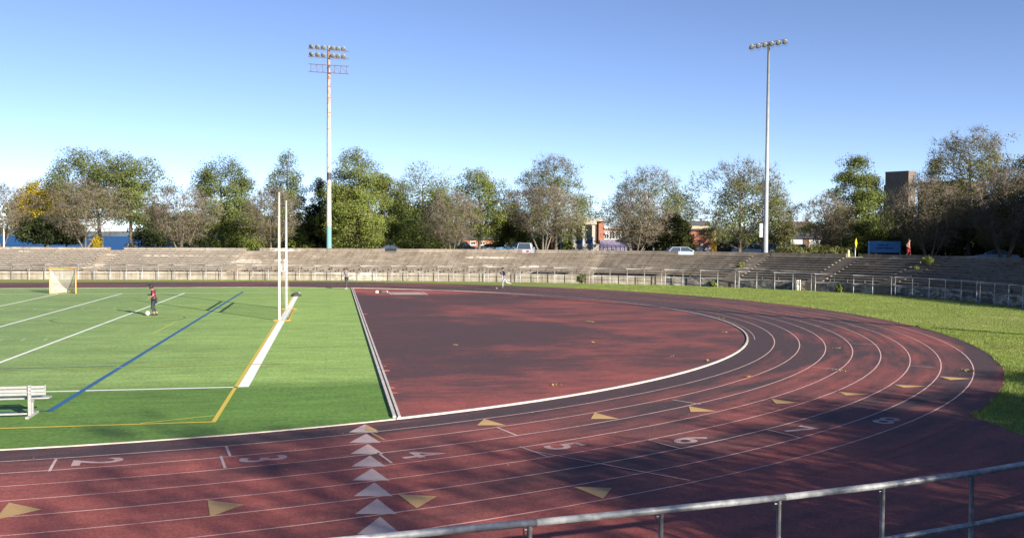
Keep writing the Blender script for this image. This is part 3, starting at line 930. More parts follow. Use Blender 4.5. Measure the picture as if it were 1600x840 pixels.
# near railing at the foot of the picture: posts at measured places
npx = [(640, 831.5), (838, 810), (1036, 792), (1213, 770), (1373, 753), (1519, 737), (1655, 720)]
s_near = BS[np.argmin(np.hypot(BC[:, 0] - 8.54, BC[:, 1] - 10.9))]
s_b = s_at_px(1519, -.5, PH, s_near - 6, s_near + 12)
BAYF = BAY; BAY = 1.635
railing(s_b - 8 * BAY, 16, 'near galvanised pipe railing crossing the lower right corner', -.5, True)
BAY = BAYF

# ================================================================== TREES
def bez(a, b, sag, n):
    """bent limb from a to b"""
    a = np.array(a, float); b = np.array(b, float)
    mid = a * .45 + b * .55 + sag
    t = np.linspace(0, 1, n)[:, None]
    return (1 - t) ** 2 * a + 2 * t * (1 - t) * mid + t * t * b

def tubes_np(paths, V, Fq, nside):
    for P, rad in paths:
        P = np.asarray(P); n = len(P); base = len(V[0])
        T = np.gradient(P, axis=0); T /= np.linalg.norm(T, axis=1)[:, None] + 1e-9
        up = np.where(np.abs(T[:, 2:3]) > .9, np.array([[1., 0, 0]]), np.array([[0, 0, 1.]]))
        A = np.cross(T, up); A /= np.linalg.norm(A, axis=1)[:, None] + 1e-9
        B = np.cross(T, A)
        for i in range(n):
            for k in range(nside):
                an = 2 * math.pi * k / nside
                V[0].append(P[i] + (A[i] * math.cos(an) + B[i] * math.sin(an)) * rad[i])
        for i in range(n - 1):
            for k in range(nside):
                k2 = (k + 1) % nside
                Fq.append((base + i * nside + k, base + i * nside + k2, base + (i + 1) * nside + k2, base + (i + 1) * nside + k))

KINDS = {
    # env: crown outline (relative height -> relative radius); bare: share of height that is clear stem
    'crab':   dict(bare=.22, env=[(0, .35), (.2, .80), (.5, 1.0), (.8, .82), (1, .25)], stems=4, nC=420, tw=9, leaf=16, lsz=.15, dens=[(0, 1), (1, .75)], lm=L_TAN, bm=M_BARK_P),
    'linden': dict(bare=.07, env=[(0, .62), (.15, .95), (.4, 1.0), (.7, .78), (.9, .42), (1, .12)], stems=1, nC=620, tw=5, leaf=76, lsz=.21, dens=[(0, 1), (.6, 1), (.8, .72), (1, .42)], lm=L_GREEN, bm=M_BARK),
    'cone':   dict(bare=.06, env=[(0, .75), (.2, 1.0), (.5, .78), (.8, .38), (1, .06)], stems=1, nC=480, tw=4, leaf=60, lsz=.20, dens=[(0, 1), (1, .8)], lm=L_GREEN, bm=M_BARK),
    'open':   dict(bare=.30, env=[(0, .35), (.25, .8), (.55, 1.0), (.8, .8), (1, .3)], stems=1, nC=420, tw=6, leaf=62, lsz=.215, dens=[(0, .7), (.5, 1), (1, .75)], lm=L_GREEN, bm=M_BARK),
    'sparse': dict(bare=.16, env=[(0, .50), (.25, .92), (.5, 1.0), (.75, .80), (.92, .45), (1, .12)], stems=1, nC=620, tw=9, leaf=24, lsz=.18, dens=[(0, 1), (.5, .8), (1, .35)], lm=L_OLIVE, bm=M_BARK),
    'dense':  dict(bare=.05, env=[(0, .80), (.3, 1.0), (.7, .80), (1, .25)], stems=1, nC=420, tw=2, leaf=36, lsz=.27, dens=[(0, 1), (1, 1)], lm=L_DARK, bm=M_BARK),
    'shrub':  dict(bare=.02, env=[(0, .85), (.4, 1.0), (.8, .75), (1, .3)], stems=4, nC=150, tw=2, leaf=28, lsz=.22, dens=[(0, 1), (1, 1)], lm=L_BRIGHT, bm=M_BARK),
}
def tree_meshes(kind, H, W, seed, lm=None, lean=0.0, leafmul=1.0, dens=None, bare=None, detail=1.0):
    K = KINDS[kind]; rg = np.random.default_rng(seed)
    bare = K['bare'] if bare is None else bare
    cb = H * bare; ch = H - cb
    ex, ey = zip(*K['env']); dx, dy = zip(*(dens or K['dens']))
    lob = rg.uniform(0, 6.28, 6); lob_a = rg.uniform(.05, .20, 3)
    def env(h, a):
        r = np.interp(h, ex, ey) * W
        return r * (1 + lob_a[0] * np.sin(2 * a + lob[0]) + lob_a[1] * np.sin(3 * a + lob[1] + 4 * h) + lob_a[2] * np.sin(5 * a + lob[2] - 7 * h))
    def samp(n, lo, hi, pw):
        h = rg.uniform(lo, hi, n); a = rg.uniform(0, 2 * math.pi, n)
        keep = np.interp(h, ex, ey) > rg.uniform(0, 1.0, n) * .9
        h, a = h[keep], a[keep]
        r = env(h, a) * rg.uniform(0, 1, len(h)) ** pw
        return np.c_[r * np.cos(a) + lean * h * W, r * np.sin(a), cb + h * ch]
    nC = int(K['nC'] * detail)
    A = samp(max(14, 26), .12, .80, .55) * np.array([.62, .62, 1])
    B = samp(130, .03, .93, .45) * np.array([.85, .85, 1])
    C = samp(int(nC * 1.6), 0.0, 1.0, .38)[:nC]
    if kind != 'crab':
        bo_ = samp(70, 0.02, .97, .22)
        half = len(C) * 2 // 3
        C[:half] = bo_[rg.integers(0, len(bo_), half)] + rg.normal(0, 1, (half, 3)) * np.array([.135, .135, .10]) * W
        C[:, 2] = np.clip(C[:, 2], cb * .9 + .2, H)
    V = [[]]; F = []
    r0 = max(.10, H * .019) * (1.0 if kind != 'crab' else .8)
    nodes = []
    if K['stems'] == 1:
        top = np.array([lean * W * .6, 0, cb + ch * .72])
        P = bez((0, 0, 0), top, rg.normal(0, .12, 3) * [1, 1, 0], 9)
        rad = np.interp(np.linspace(0, 1, 9), [0, .06, 1], [r0 * 1.5, r0, r0 * .22])
        tubes_np([(P, rad)], V, F, 8)
        for p, r in zip(P, rad): nodes.append((p, r))
    else:
        for k in range(K['stems']):
            an = 2 * math.pi * (k + rg.uniform(-.25, .25)) / K['stems']
            e = np.array([math.cos(an) * W * .42, math.sin(an) * W * .42, cb + ch * rg.uniform(.30, .5)])
            P = bez((math.cos(an) * .1, math.sin(an) * .1, 0), e, np.array([math.cos(an) * .25, math.sin(an) * .25, -.2]), 6)
            rad = np.linspace(r0, r0 * .35, 6)
            tubes_np([(P, rad)], V, F, 6)
            for p, r in zip(P[1:], rad[1:]): nodes.append((p, r))
    NP = np.array([n[0] for n in nodes]); NR = np.array([n[1] for n in nodes])
    def grow(T, nseg, nside, rmax, sagk, lift):
        nonlocal NP, NR
        new_p, new_r = [], []
        order = np.argsort(np.linalg.norm(T[:, :2], axis=1))
        for q in T[order]:
            d = NP - q
            cost = np.linalg.norm(d, axis=1) + np.maximum(0, d[:, 2] + lift) * 2.0
            j = int(np.argmin(cost)); p = NP[j]; L = np.linalg.norm(q - p)
            if L < .05: continue
            r = min(NR[j] * .75, rmax)
            P = bez(p, q, np.array([0, 0, -sagk * L]) + rg.normal(0, .05 * L, 3), nseg)
            rad = np.linspace(r, r * .38, nseg)
            tubes_np([(P, rad)], V, F, nside)
            for a, b in zip(P[1:], rad[1:]): new_p.append(a); new_r.append(b)
        if new_p:
            NP = np.vstack([NP, np.array(new_p)]); NR = np.concatenate([NR, new_r])
    grow(A, 5, 5, r0 * .5, .10, H * .06)
    grow(B, 4, 4, r0 * .22, .06, H * .02)
    grow(C, 3, 3, max(.022, r0 * .07), .03, 0.0)
    # twigs: thin tapering blades of wood round each shoot
    nt_ = K['tw']; n = len(C)
    hC = np.clip((C[:, 2] - cb) / ch, 0, 1)
    rep = np.repeat(np.arange(n), nt_)
    out = C[rep] - np.array([0, 0, cb + ch * .35]); out /= np.linalg.norm(out, axis=1)[:, None] + 1e-6
    dr = out * .6 + rg.normal(0, .6, (len(rep), 3)) + [0, 0, .25]; dr /= np.linalg.norm(dr, axis=1)[:, None]
    ln = rg.uniform(.35, 1.0, len(rep)) * min(1.2, W * .28)
    p0 = C[rep]; p1 = p0 + dr * ln[:, None]
    sd_ = np.cross(dr, rg.normal(0, 1, dr.shape)); sd_ /= np.linalg.norm(sd_, axis=1)[:, None] + 1e-6
    tr_ = .014 if kind != 'sparse' else .016
    s2 = np.cross(dr, sd_)
    tv = np.stack([p0 + sd_ * tr_, p0 - sd_ * tr_ * .6 + s2 * tr_, p0 - sd_ * tr_ * .6 - s2 * tr_, p1], 1).reshape(-1, 3)
    nv0 = len(V[0])
    verts = np.vstack([np.array(V[0]), tv])
    b4 = nv0 + 4 * np.arange(len(rep))
    tf = np.concatenate([np.stack([b4, b4 + 1, b4 + 3], 1), np.stack([b4 + 1, b4 + 2, b4 + 3], 1), np.stack([b4 + 2, b4, b4 + 3], 1)])
    fq = np.array(F)
    allf = np.concatenate([fq[:, [0, 1, 2]], fq[:, [0, 2, 3]], tf])
    wood = np_mesh('trunk', verts, allf, K['bm'], 3)
    # leaves in clumps round the shoots
    dn = np.interp(hC, dx, dy)
    cnt = rg.poisson(np.maximum(0, K['leaf'] * leafmul * dn * rg.uniform(.35, 1.5, n)))
    li = np.repeat(np.arange(n), cnt); m_ = len(li)
    sp_ = min(.52, W * .13)
    tt = rg.uniform(0, 1, m_)[:, None]
    gn = rg.normal(0, 1, (m_, 3)); gl_ = np.linalg.norm(gn, axis=1)[:, None]; gn *= np.minimum(1, 1.7 / gl_)
    c = C[li] + gn * sp_ * [1, 1, .75]
    sz = K['lsz'] * rg.uniform(.55, 1.25, m_)
    od = c - [0, 0, cb + ch * .35]; od /= np.linalg.norm(od, axis=1)[:, None] + 1e-6
    nrm = rg.normal(0, .75, (m_, 3)) + [0, 0, .35] + od * 1.1
    nrm /= np.linalg.norm(nrm, axis=1)[:, None]
    a = np.cross(nrm, rg.normal(0, 1, (m_, 3))); a /= np.linalg.norm(a, axis=1)[:, None] + 1e-6
    b = np.cross(nrm, a)
    a *= (sz * .5)[:, None]; b *= (sz * .36)[:, None]
    lv = np.stack([c - a, c - b * rg.uniform(.7, 1.2, m_)[:, None], c + a, c + b], 1).reshape(-1, 3)
    lv[:, 2] = np.maximum(lv[:, 2], .06)
    i4 = 4 * np.arange(m_)
    leaf = np_mesh('crown', lv, np.stack([i4, i4 + 1, i4 + 2, i4 + 3], 1), lm or K['lm'], 4)
    return wood, leaf

TREES = {}
def tree(name, kind, px, depth, top, hw, label, seed, group=None, zb=ZP, **kw):
    p = at_depth(px, depth, zb)
    if zb == ZP: zb = ground(p.x, p.y); p.z = zb
    H = height_px(top, px, depth) - zb; W = hw / F_PX * depth
    return tree_at(name, kind, p, H, W, label, seed, group, **kw)
def tree_at(name, kind, p, H, W, label, seed, group=None, **kw):
    wood, leaf = tree_meshes(kind, H, W, seed, **kw)
    o = thing(name, label, 'shrub' if kind == 'shrub' else 'tree', p, 0, group)
    link('trunk', wood, o); link('crown', leaf, o)
    return o

G1 = 'small twiggy crabapples along the top of the stands'
G2 = 'taller park trees behind the stands'
T = tree
# small spreading trees right behind the parapet
T('crabapple_tree', 'crab', 2, 113, 288, 46, 'brown twiggy crabapple cut by the left picture edge', 11, G1)
T('crabapple_tree', 'crab', 133, 111, 284, 62, 'broad brown crabapple with forked pale trunk left of the water gap', 12, G1)
T('crabapple_tree', 'crab', 283, 111, 294, 58, 'brown crabapple with V-shaped pale trunk behind the bench tiers', 13, G1)
T('crabapple_tree', 'crab', 424, 114, 296, 50, 'brown crabapple whose trunk stands just left of the goalposts', 14, G1)
T('crabapple_tree', 'crab', 705, 116, 302, 52, 'thin pale-stemmed crabapple left of centre, brick building behind', 15, G1, leafmul=.8)
T('crabapple_tree', 'crab', 848, 114, 292, 62, 'large pale crabapple left of the columned entrance', 16, G1, bare=.34)
T('crabapple_tree', 'crab', 992, 112, 302, 56, 'brown crabapple with slanting stems right of the columned entrance', 17, G1)
T('crabapple_tree', 'crab', 1286, 108, 306, 44, 'small grey-brown crabapple right of the grey floodlight mast', 18, G1)
T('crabapple_tree', 'crab', 1452, 100, 282, 66, 'dark leaning crabapple with forked stem right of the blue sign', 19, G1, leafmul=1.5)
T('crabapple_tree', 'crab', 1570, 98, 268, 62, 'dark crabapple at the right picture edge above the parked sedan', 20, G1)
# taller trees
T('elm_tree', 'open', 158, 128, 238, 66, 'tall green elm with leaning trunk at far left', 31, G2, lean=-.25, leafmul=1.1)
T('elm_tree', 'open', 205, 124, 244, 46, 'narrower green elm standing just right of the leaning elm', 32, G2, leafmul=1.0)
T('maple_tree', 'linden', 74, 132, 280, 52, 'bright yellow autumn maple at far left', 33, G2, lm=L_YELLOW, bare=.3)
T('maple_tree', 'dense', 70, 116, 338, 34, 'low dark green tree beneath the yellow maple', 34, G2, bare=.2)
T('maple_tree', 'dense', 103, 117, 344, 26, 'smaller dark green tree right of the low dark one', 35, G2, bare=.2)
T('maple_tree', 'dense', 250, 126, 318, 32, 'dark green tree between the elms and the V-stemmed crabapple', 36, G2, bare=.1)
T('linden_tree', 'linden', 346, 126, 242, 50, 'linden with thin bare top right of the V-stemmed crabapple', 37, G2)
T('maple_tree', 'linden', 385, 128, 322, 34, 'low leafy tree left of the goalposts', 38, G2, dens=[(0, 1), (1, 1)], lm=L_BRIGHT)
T('linden_tree', 'cone', 449, 128, 230, 38, 'pointed dark green linden behind the goalposts', 39, G2)
T('spruce_tree', 'cone', 498, 130, 274, 26, 'dark narrow evergreen left of the rusty floodlight mast', 40, G2, lm=L_DARK)
T('linden_tree', 'linden', 560, 122, 236, 56, 'largest full green linden right of the rusty floodlight mast', 41, G2, leafmul=1.25, lm=L_BRIGHT)
T('maple_tree', 'dense', 616, 138, 300, 28, 'dark tree in the gap right of the largest linden', 42, G2)
T('linden_tree', 'linden', 660, 126, 252, 58, 'linden with purplish bare top left of centre', 43, G2, dens=[(0, 1), (.5, .9), (.65, .35), (1, .08)])
T('elm_tree', 'open', 748, 130, 268, 54, 'yellow-green round-topped elm just left of centre', 44, G2, lm=L_BRIGHT, bare=.2)
T('maple_tree', 'linden', 800, 134, 318, 30, 'low olive tree between round elm and large pale crabapple', 45, G2, lm=L_OLIVE)
T('linden_tree', 'sparse', 868, 128, 244, 56, 'thin-leaved tree rising above the large pale crabapple', 46, G2, leafmul=2.3, lm=L_GREEN)
T('linden_tree', 'sparse', 1012, 130, 266, 66, 'thin-leaved tree rising above the crabapple right of the entrance', 47, G2, leafmul=2.0, lm=L_GREEN)
T('maple_tree', 'dense', 1050, 122, 336, 31, 'low dark green tree with yellowing edge before the brick wing', 48, G2, lm=L_OLIVE)
T('linden_tree', 'sparse', 1155, 112, 246, 68, 'nearly bare broad tree left of the grey floodlight mast', 49, G2, leafmul=1.5, lm=L_GREEN)
T('linden_tree', 'sparse', 1216, 132, 305, 24, 'slim half-bare tree just right of the grey floodlight mast', 50, G2)
T('linden_tree', 'linden', 1338, 112, 246, 46, 'tall green tree with bare top above the yellow road sign', 51, G2)
T('maple_tree', 'dense', 1400, 112, 330, 40, 'dark green tree right of the blue sign below the brick tower', 52, G2)
T('linden_tree', 'sparse', 1512, 108, 200, 64, 'tallest olive tree at right above the brick tower roof', 53, G2, leafmul=2.2, bare=.3)
T('linden_tree', 'linden', 1606, 104, 240, 56, 'brown-green tree cut by the right picture edge', 54, G2, lm=L_OLIVE)
T('maple_tree', 'dense', 1500, 112, 318, 56, 'dark low tree mass behind the leaning crabapple', 55, G2)
T('maple_tree', 'dense', 1462, 122, 290, 44, 'dark tree hiding the lower wing of the brick tower', 57, G2)
T('maple_tree', 'dense', 1575, 110, 318, 50, 'dark low tree behind the parked sedan', 56, G2)
# rank of trees further back, alike
G3 = 'hazy row of trees far behind the park'
proto = {}
G3_LAB = ['tree between the two elms and the thin-topped linden', 'tree right of the goalposts, behind the bright shrub', 'tree behind the rusty floodlight mast', 'tree behind the right edge of the largest linden', 'tree left of the purplish-topped linden', 'tree just behind the thin pale crabapple', 'tree behind the round-topped elm', 'tree above the low brick house roof', 'slim tree just right of the grey mast', 'tree behind the white house', 'tree left of the yellow road sign', 'tree behind the blue sign', 'tree behind the black container', 'tree behind the pale blue pickup', 'tree just left of the goalposts']
for i, (px, dp, top, hw, lm) in enumerate([(300, 150, 330, 30, 0), (470, 165, 335, 40, 1), (530, 160, 322, 40, 0), (588, 170, 330, 44, 1), (640, 165, 325, 40, 0), (690, 175, 338, 44, 2),
                                           (735, 185, 345, 46, 1), (790, 190, 345, 44, 2), (1235, 190, 352, 20, 2), (1265, 200, 350, 30, 0), (1310, 170, 340, 40, 1), (1365, 160, 335, 40, 0), (1130, 180, 345, 40, 2), (1180, 170, 350, 30, 1), (420, 160, 340, 40, 1)]):
    lab_ = 'soft distant ' + G3_LAB[i]
    p = at_depth(px, dp, ground(*at_depth(px, dp)[:2])); H = height_px(top, px, dp) - p.z; W = hw / F_PX * dp
    if lm not in proto:
        proto[lm] = tree_at('background_tree', 'dense', p, H, W, lab_, 70 + lm, G3, lm=[L_GREEN, L_DARK, L_OLIVE][lm])
        proto[lm]['dims'] = [H, W]
    else:
        o = copy_tree(proto[lm]); o['label'] = lab_; o.location = p; d = proto[lm]['dims']
        o.scale = (W / d[1], W / d[1], H / d[0]); o.rotation_euler = (0, 0, random.uniform(0, 6.28))
# shrubs
for px, dp, top, hw, lm, lab in ((886, 128, 372, 9, L_GREEN, 'round green shrub left of the entrance steps'), (838, 124, 370, 18, L_DARK, 'low dark shrub left of the pickup'), (1238, 104, 384, 34, L_OLIVE, 'scrubby olive hedge behind the parapet right of the grey mast'),
                                 (1290, 104, 386, 34, L_OLIVE, 'scrubby olive hedge below the small grey-brown crabapple'), (1425, 106, 360, 20, L_DARK, 'dark bush behind the walker in red'), (1016, 126, 368, 20, L_DARK, 'dark green shrub behind the slanting crabapple stems'), (150, 122, 368, 8, L_YELLOW, 'yellow shrub at the water edge left of the gap'),
                                 (1226, 150, 362, 12, L_YELLOW, 'yellowing shrub right of the grey mast'), (690, 128, 362, 16, L_BRIGHT, 'bright green shrub behind the thin pale crabapple'), (470, 124, 362, 18, L_BRIGHT, 'bright green shrub between goalposts and rusty mast')):
    T('shrub', 'shrub', px, dp, top, hw, lab, int(px), None, lm=lm)
# weeds growing out of the steps
def weed(s, off, z, H, W, lab, seed):
    x, y = base_pt(s, off)
    tree_at('weed', 'shrub', (x, y, z), H, W, lab, seed, 'weeds in the joints of the stands', lm=L_WEED, detail=.35)
L_WEED = mat_leaf('leaf_weed', [(0.14, 0.19, 0.04), (0.22, 0.26, 0.08), (0.30, 0.32, 0.12)], .45)
weed(aisle_s[8], 6.6, Z0 + TR * 7.6, .70, .42, 'largest leafy weed on the right-hand steps', 101)
weed(aisle_s[8] - .1, 5.0, Z0 + TR * 5.6, .38, .18, 'small leafy weed below the largest one on the right-hand steps', 102)
weed(aisle_s[6] - .5, 4.0, Z0 + TR * 4.4, .45, .24, 'yellow-green weed on the steps below the grey mast', 103)
weed(aisle_s[4] - .2, .1, .15, .7, .28, 'dark weed at the wall foot left of the spalled bay', 104)
weed(aisle_s[6] - 1.4, -.3, 0, .5, .35, 'green weed at the railing foot below the grey mast', 105)
weed(ds[5] + 2.2, -.4, 0, .7, .20, 'straggling weed at the railing foot in front of the shaded bay', 106)

# trees behind the photographer and to the right, outside the picture: they shade the track and the right-hand stand
G4 = 'park trees behind the photographer'
src = {k: None for k in ('a', 'b', 'c')}
src['a'] = tree_at('shade_tree', 'sparse', (22, -18, ZP), 14.5, 6.0, 'tall half-bare tree outside the picture behind the photographer', 201, G4, leafmul=1.5)
src['b'] = tree_at('shade_tree', 'linden', (28, -4, ZP), 8.6, 3.9, 'leafy tree outside the picture to the lower right', 202, G4, leafmul=1.15)
src['c'] = tree_at('shade_tree', 'crab', (18, -1, ZP), 5.6, 3.6, 'twiggy crabapple outside the picture behind the near stand', 203, G4, leafmul=3.4)
for k, x, y, sc, lab in (('a', 8, -24, .85, 'second half-bare tree behind the photographer'), ('a', 36, -11, .74, 'third half-bare tree behind the photographer, furthest right'), ('a', 29, -11, .66, 'fourth half-bare tree behind the photographer'),
                         ('b', 24.5, 4.2, .66, 'low leafy tree outside the picture by the near stand corner'), ('b', 31, 3.0, .80, 'leafy tree outside the picture, right of the low one'), ('b', 42, -4, 1.1, 'leafy tree outside the picture, right of the first'),
                         ('b', 68, 40, 1.45, 'leafy tree shading the right end of the stand'), ('b', 66, 32, 1.3, 'second leafy tree shading the right end of the stand'), ('b', 62, 26, 1.0, 'third leafy tree shading the right end of the stand'), ('b', 72, 47, 1.6, 'fourth leafy tree shading the right end of the stand'),
                         ('b', 82, 76, 1.7, 'leafy tree shading the dark crabapples from outside the right edge'), ('b', 90, 86, 1.75, 'second leafy tree shading the dark crabapples'), ('b', 76, 68, 1.6, 'third leafy tree shading the dark crabapples'),
                         ('c', 27, 0.5, 1.0, 'crabapple outside the picture behind the near stand, right'), ('c', 34, 9, .9, 'crabapple outside the picture at the near bend of the stand'),
                         ('c', 61, 42, 1.5, 'crabapple on top of the stand just outside the right edge'), ('c', 59, 35, 1.3, 'second crabapple on top of the stand outside the right edge')):
    o = copy_tree(src[k]); o.location = (x, y, ZP); o.scale = (sc,) * 3; o.rotation_euler = (0, 0, random.uniform(0, 6.28)); o['label'] = lab

# ================================================================== MASTS
def ray_up(px, py_base, depth):
    return at_depth(px, depth, ZP)
M_RUSTW = NT('rusty_white_paint')
_co = M_RUSTW.coord(); _sep = M_RUSTW.new('ShaderNodeSeparateXYZ'); M_RUSTW.l(_co, _sep.inputs[0])
_n = M_RUSTW.noise(M_RUSTW.mapping(_co, (3, 3, 1.0)), 1.6, 6, .7)
_c = M_RUSTW.ramp(_n, [(.36, (0.30, 0.12, 0.050)), (.48, (0.48, 0.37, 0.29)), (.66, (0.54, 0.49, 0.43))])
_z = M_RUSTW.math('DIVIDE', _sep.outputs[2], 30.0)
_c = M_RUSTW.mix(M_RUSTW.ramp(_z, [(.093, 1.0), (.096, 0.0)]), _c, (0.13, 0.29, 0.28))
_b = M_RUSTW.math('MULTIPLY', M_RUSTW.ramp(_z, [(.261, 0.0), (.263, 1.0)]), M_RUSTW.ramp(_z, [(.289, 1.0), (.291, 0.0)]))
_c = M_RUSTW.mix(_b, _c, (0.035, 0.035, 0.05))
M_RUSTW.col(_c); M_RUSTW.set(.7); M_RUSTW = M_RUSTW.m
M_RUST = pm('rust', (0.30, 0.10, 0.04), .85, 0, .4, 8)
M_LAMP = pm('lamp_aluminium', (0.24, 0.26, 0.25), .4, .3, .2, 6)
M_LENS = pm('lamp_lens', (0.13, 0.14, 0.13), .12, 0, .3, 6)
M_RACK = pm('rack_grey', (0.10, 0.085, 0.10), .7, .0)
d1 = 104.0
p = at_depth(514, d1, ZP)
Hm = height_px(72, 512, d1) - ZP
mast = thing('floodlight_mast', 'rusty white floodlight mast with teal foot and two lamp racks', 'floodlight mast', p, face_cam(514))
MB().tube([(0, 0, -.3), (0, 0, Hm * .5), (0, 0, Hm)], [.27, .23, .15], 16).build('pole', M_RUSTW, mast, True)
for z in (3.2, 5.6, 8.6, 11.2, 13.4, 15.2, 16.8, 18.0, 18.9, Hm - 3.0, Hm - 2.35, Hm - 1.0):
    MB().tube([(0, 0, z), (0, 0, z + .09)], .27 - .004 * z, 14).build('band', M_RUST, mast)
def frame(zc, h, y, tilt):
    m = MB()
    L, Rr = -2.15, 2.15
    for z in (zc, zc + h):
        m.tube([(L, y, z + tilt * L), (Rr, y, z + tilt * Rr)], .048, 6)
    k = 0
    for x in np.linspace(L + .25, Rr - .25, 7):
        m.tube([(x, y, zc + tilt * x), (x, y, zc + h + tilt * x)], .034, 5)
        if k < 6:
            x2 = x + (Rr - L - .5) / 6
            m.tube([(x, y, zc + tilt * x), (x2, y, zc + h + tilt * x2)], .018, 5) if x < 0 else m.tube([(x, y, zc + h + tilt * x), (x2, y, zc + tilt * x2)], .018, 5)
        k += 1
    return m
zf = Hm - 2.95
frame(zf, .82, -.30, -.025).build('lower_frame', M_RACK, mast)
MB().tube([(-2.2, -.30, Hm - .42), (2.2, -.30, Hm - .55)], .04, 6).build('crossarm', M_RACK, mast)
MB().tube([(-2.2, -.30, Hm - 1.28), (2.2, -.30, Hm - 1.38)], .04, 6).build('crossarm', M_RACK, mast)
def flood(parent, loc, aim, r=.27):
    fl = link('floodlight', MB().lathe([(.06, -.34), (.15, -.26), (r * .93, -.04), (r, .0), (r * .96, .015)], 14, (0, 0, 0), aim).mesh('floodlight', M_LAMP, True), parent, loc)
    a = Vector(aim).normalized() * .02
    link('lens', MB().lathe([(r * .9, 0.0), (r * .8, .03), (r * .3, .05)], 14, a, aim).mesh('lens', M_LENS, True), fl)
    link('bracket', MB().tube([(-r * .9, 0, 0), (-r * 1.02, .06, -.25), (0, .10, -.42), (r * 1.02, .06, -.25), (r * .9, 0, 0)], .018, 5).mesh('bracket', M_RACK), fl)
for row, zz in ((0, Hm - .28), (1, Hm - 1.10)):
    for k, x in enumerate((-1.88, -1.20, -.58, .42, .98, 1.58)):
        flood(mast, (x, -.36, zz - .03 * x), (-.75 if k == 0 else -.35 + .07 * k, -1, -.55))
# grey mast on the right
d2 = 96.0
p = at_depth(1196, d2, ZP); Hg = height_px(66, 1199, d2) - ZP
gm = thing('floodlight_mast', 'slender grey steel floodlight mast with one row of six lamps', 'floodlight mast', p, face_cam(1196))
M_STEELP = pm('mast_steel', (0.33, 0.36, 0.38), .35, .15, .12, 2)
MB().tube([(0, 0, -.3), (0, 0, Hg - .2)], [.24, .115], 16).build('pole', M_STEELP, gm, True)
MB().tube([(0, 0, 0), (0, 0, .12)], .42, 12).build('base_plate', M_STEELP, gm)
MB().tube([(-1.85, 0, Hg - .22), (1.75, 0, Hg + .20)], .05, 8).build('crossarm', M_RACK, gm)
MB().tube([(.0, -.10, Hg - 1.1), (.14, -.12, Hg - .7), (.0, -.06, Hg - .1)], .05, 6).build('knee_brace', M_RACK, gm)
for k, x in enumerate(np.linspace(-1.65, 1.58, 6)):
    flood(gm, (x, -.10, Hg - .16 + .115 * x - .1), (.42, -1, -.75), .28)
MB().box((-.62, -.12, 1.9), (-.30, .12, 3.3)).build('control_box', pm('box_grey', (0.55, 0.57, 0.58), .5), gm)
MB().tube([(-.33, 0, .0), (-.33, 0, 8.2)], .045, 8).build('conduit', M_RACK, gm)
# the third mast stands outside the picture; its shadow crosses the bend
g3 = copy_tree(gm); g3.location = (41.8, 24.2, ZP); g3['label'] = 'grey floodlight mast outside the picture whose long shadow crosses the bend'
for a in (-1,):
    g3.rotation_euler = (0, 0, R(-60))

# ================================================================== GOALS, BENCH, BALL
M_POST = pm('goal_white', (0.50, 0.49, 0.46), .4, 0, .10)
gl = thing('goalposts', 'tall white football goalposts over a soccer goal with yellowish net', 'goal', (-2.8, 55.0, 0))
yA, yB = -3.84, 3.83
for yy, hh in ((yA, 6.78), (yB, 6.60)):
    MB().tube([(0, yy, 0), (0, yy, hh)], .068, 12).build('upright', M_POST, gl, True)
    MB().box((-.30, yy - .10, 0.016), (.60, yy + .06, .05)).build('foot', pm('goal_orange', (0.55, 0.22, 0.05), .6), gl)
MB().tube([(0, yA, 3.05), (0, yB, 3.05)], .055, 10).build('crossbar', M_POST, gl, True)
MB().tube([(0, yA, 2.44), (0, yB, 2.44)], .055, 10).build('soccer_crossbar', M_POST, gl, True)
for yy in (-1.3, 1.3):
    MB().tube([(0, yy, 2.44), (0, yy, 3.05)], .03, 8).build('strut', M_POST, gl, True)
M_NETY = mat_net('yellow_net', (0.50, 0.43, 0.24), .10, .09)
m = MB(); m.uv = []
for i in range(13):
    yy = yA + (yB - yA) * i / 12
    for j in range(8):
        t_ = j / 7
        m.v.append((.03 + .45 * t_ ** 1.3 + .02 * math.sin(i * 1.3) * t_, yy, 2.42 - 2.36 * t_)); m.uv.append((yy, 2.5 * t_))
for i in range(12):
    for j in range(7):
        a = i * 8 + j; m.f.append((a, a + 8, a + 9, a + 1))
m.build('net', M_NETY, gl)
MB().tube([(.48, yA, .05), (.48, yB, .05)], .025, 6).build('ground_bar', pm('goal_orange', (0.55, 0.22, 0.05)), gl)

lg = thing('lacrosse_goal', 'square orange-framed lacrosse goal with white net at far left', 'goal', (-19.82, 75.35, 0), R(-3))
M_OR = pm('lacrosse_orange', (0.72, 0.36, 0.055), .45, 0, .1)
MB().tube([(-.92, 0, 0.03), (-.92, 0, 1.86)], .04, 8).build('post', M_OR, lg, True)
MB().tube([(.92, 0, 0.03), (.92, 0, 1.86)], .04, 8).build('post', M_OR, lg, True)
MB().tube([(-.96, 0, 1.86), (.96, 0, 1.86)], .04, 8).build('crossbar', M_OR, lg, True)
MB().tube([(-.92, 0, .045), (.0, 1.9, .045), (.92, 0, .045)], .028, 6).build('base_frame', M_OR, lg)
M_NETW = mat_net('white_net', (0.44, 0.425, 0.40), .045, .36)
m = MB(); m.uv = []; nI, nJ = 12, 9
ap_ = Vector((.10, 1.85, .05))
rim = [(-.9, 0, .06 + 1.78 * k / 6) for k in range(6)] + [(-.9 + 1.8 * k / 8, 0, 1.84) for k in range(9)] + [(.9, 0, .06 + 1.78 * (5 - k) / 6) for k in range(6)]
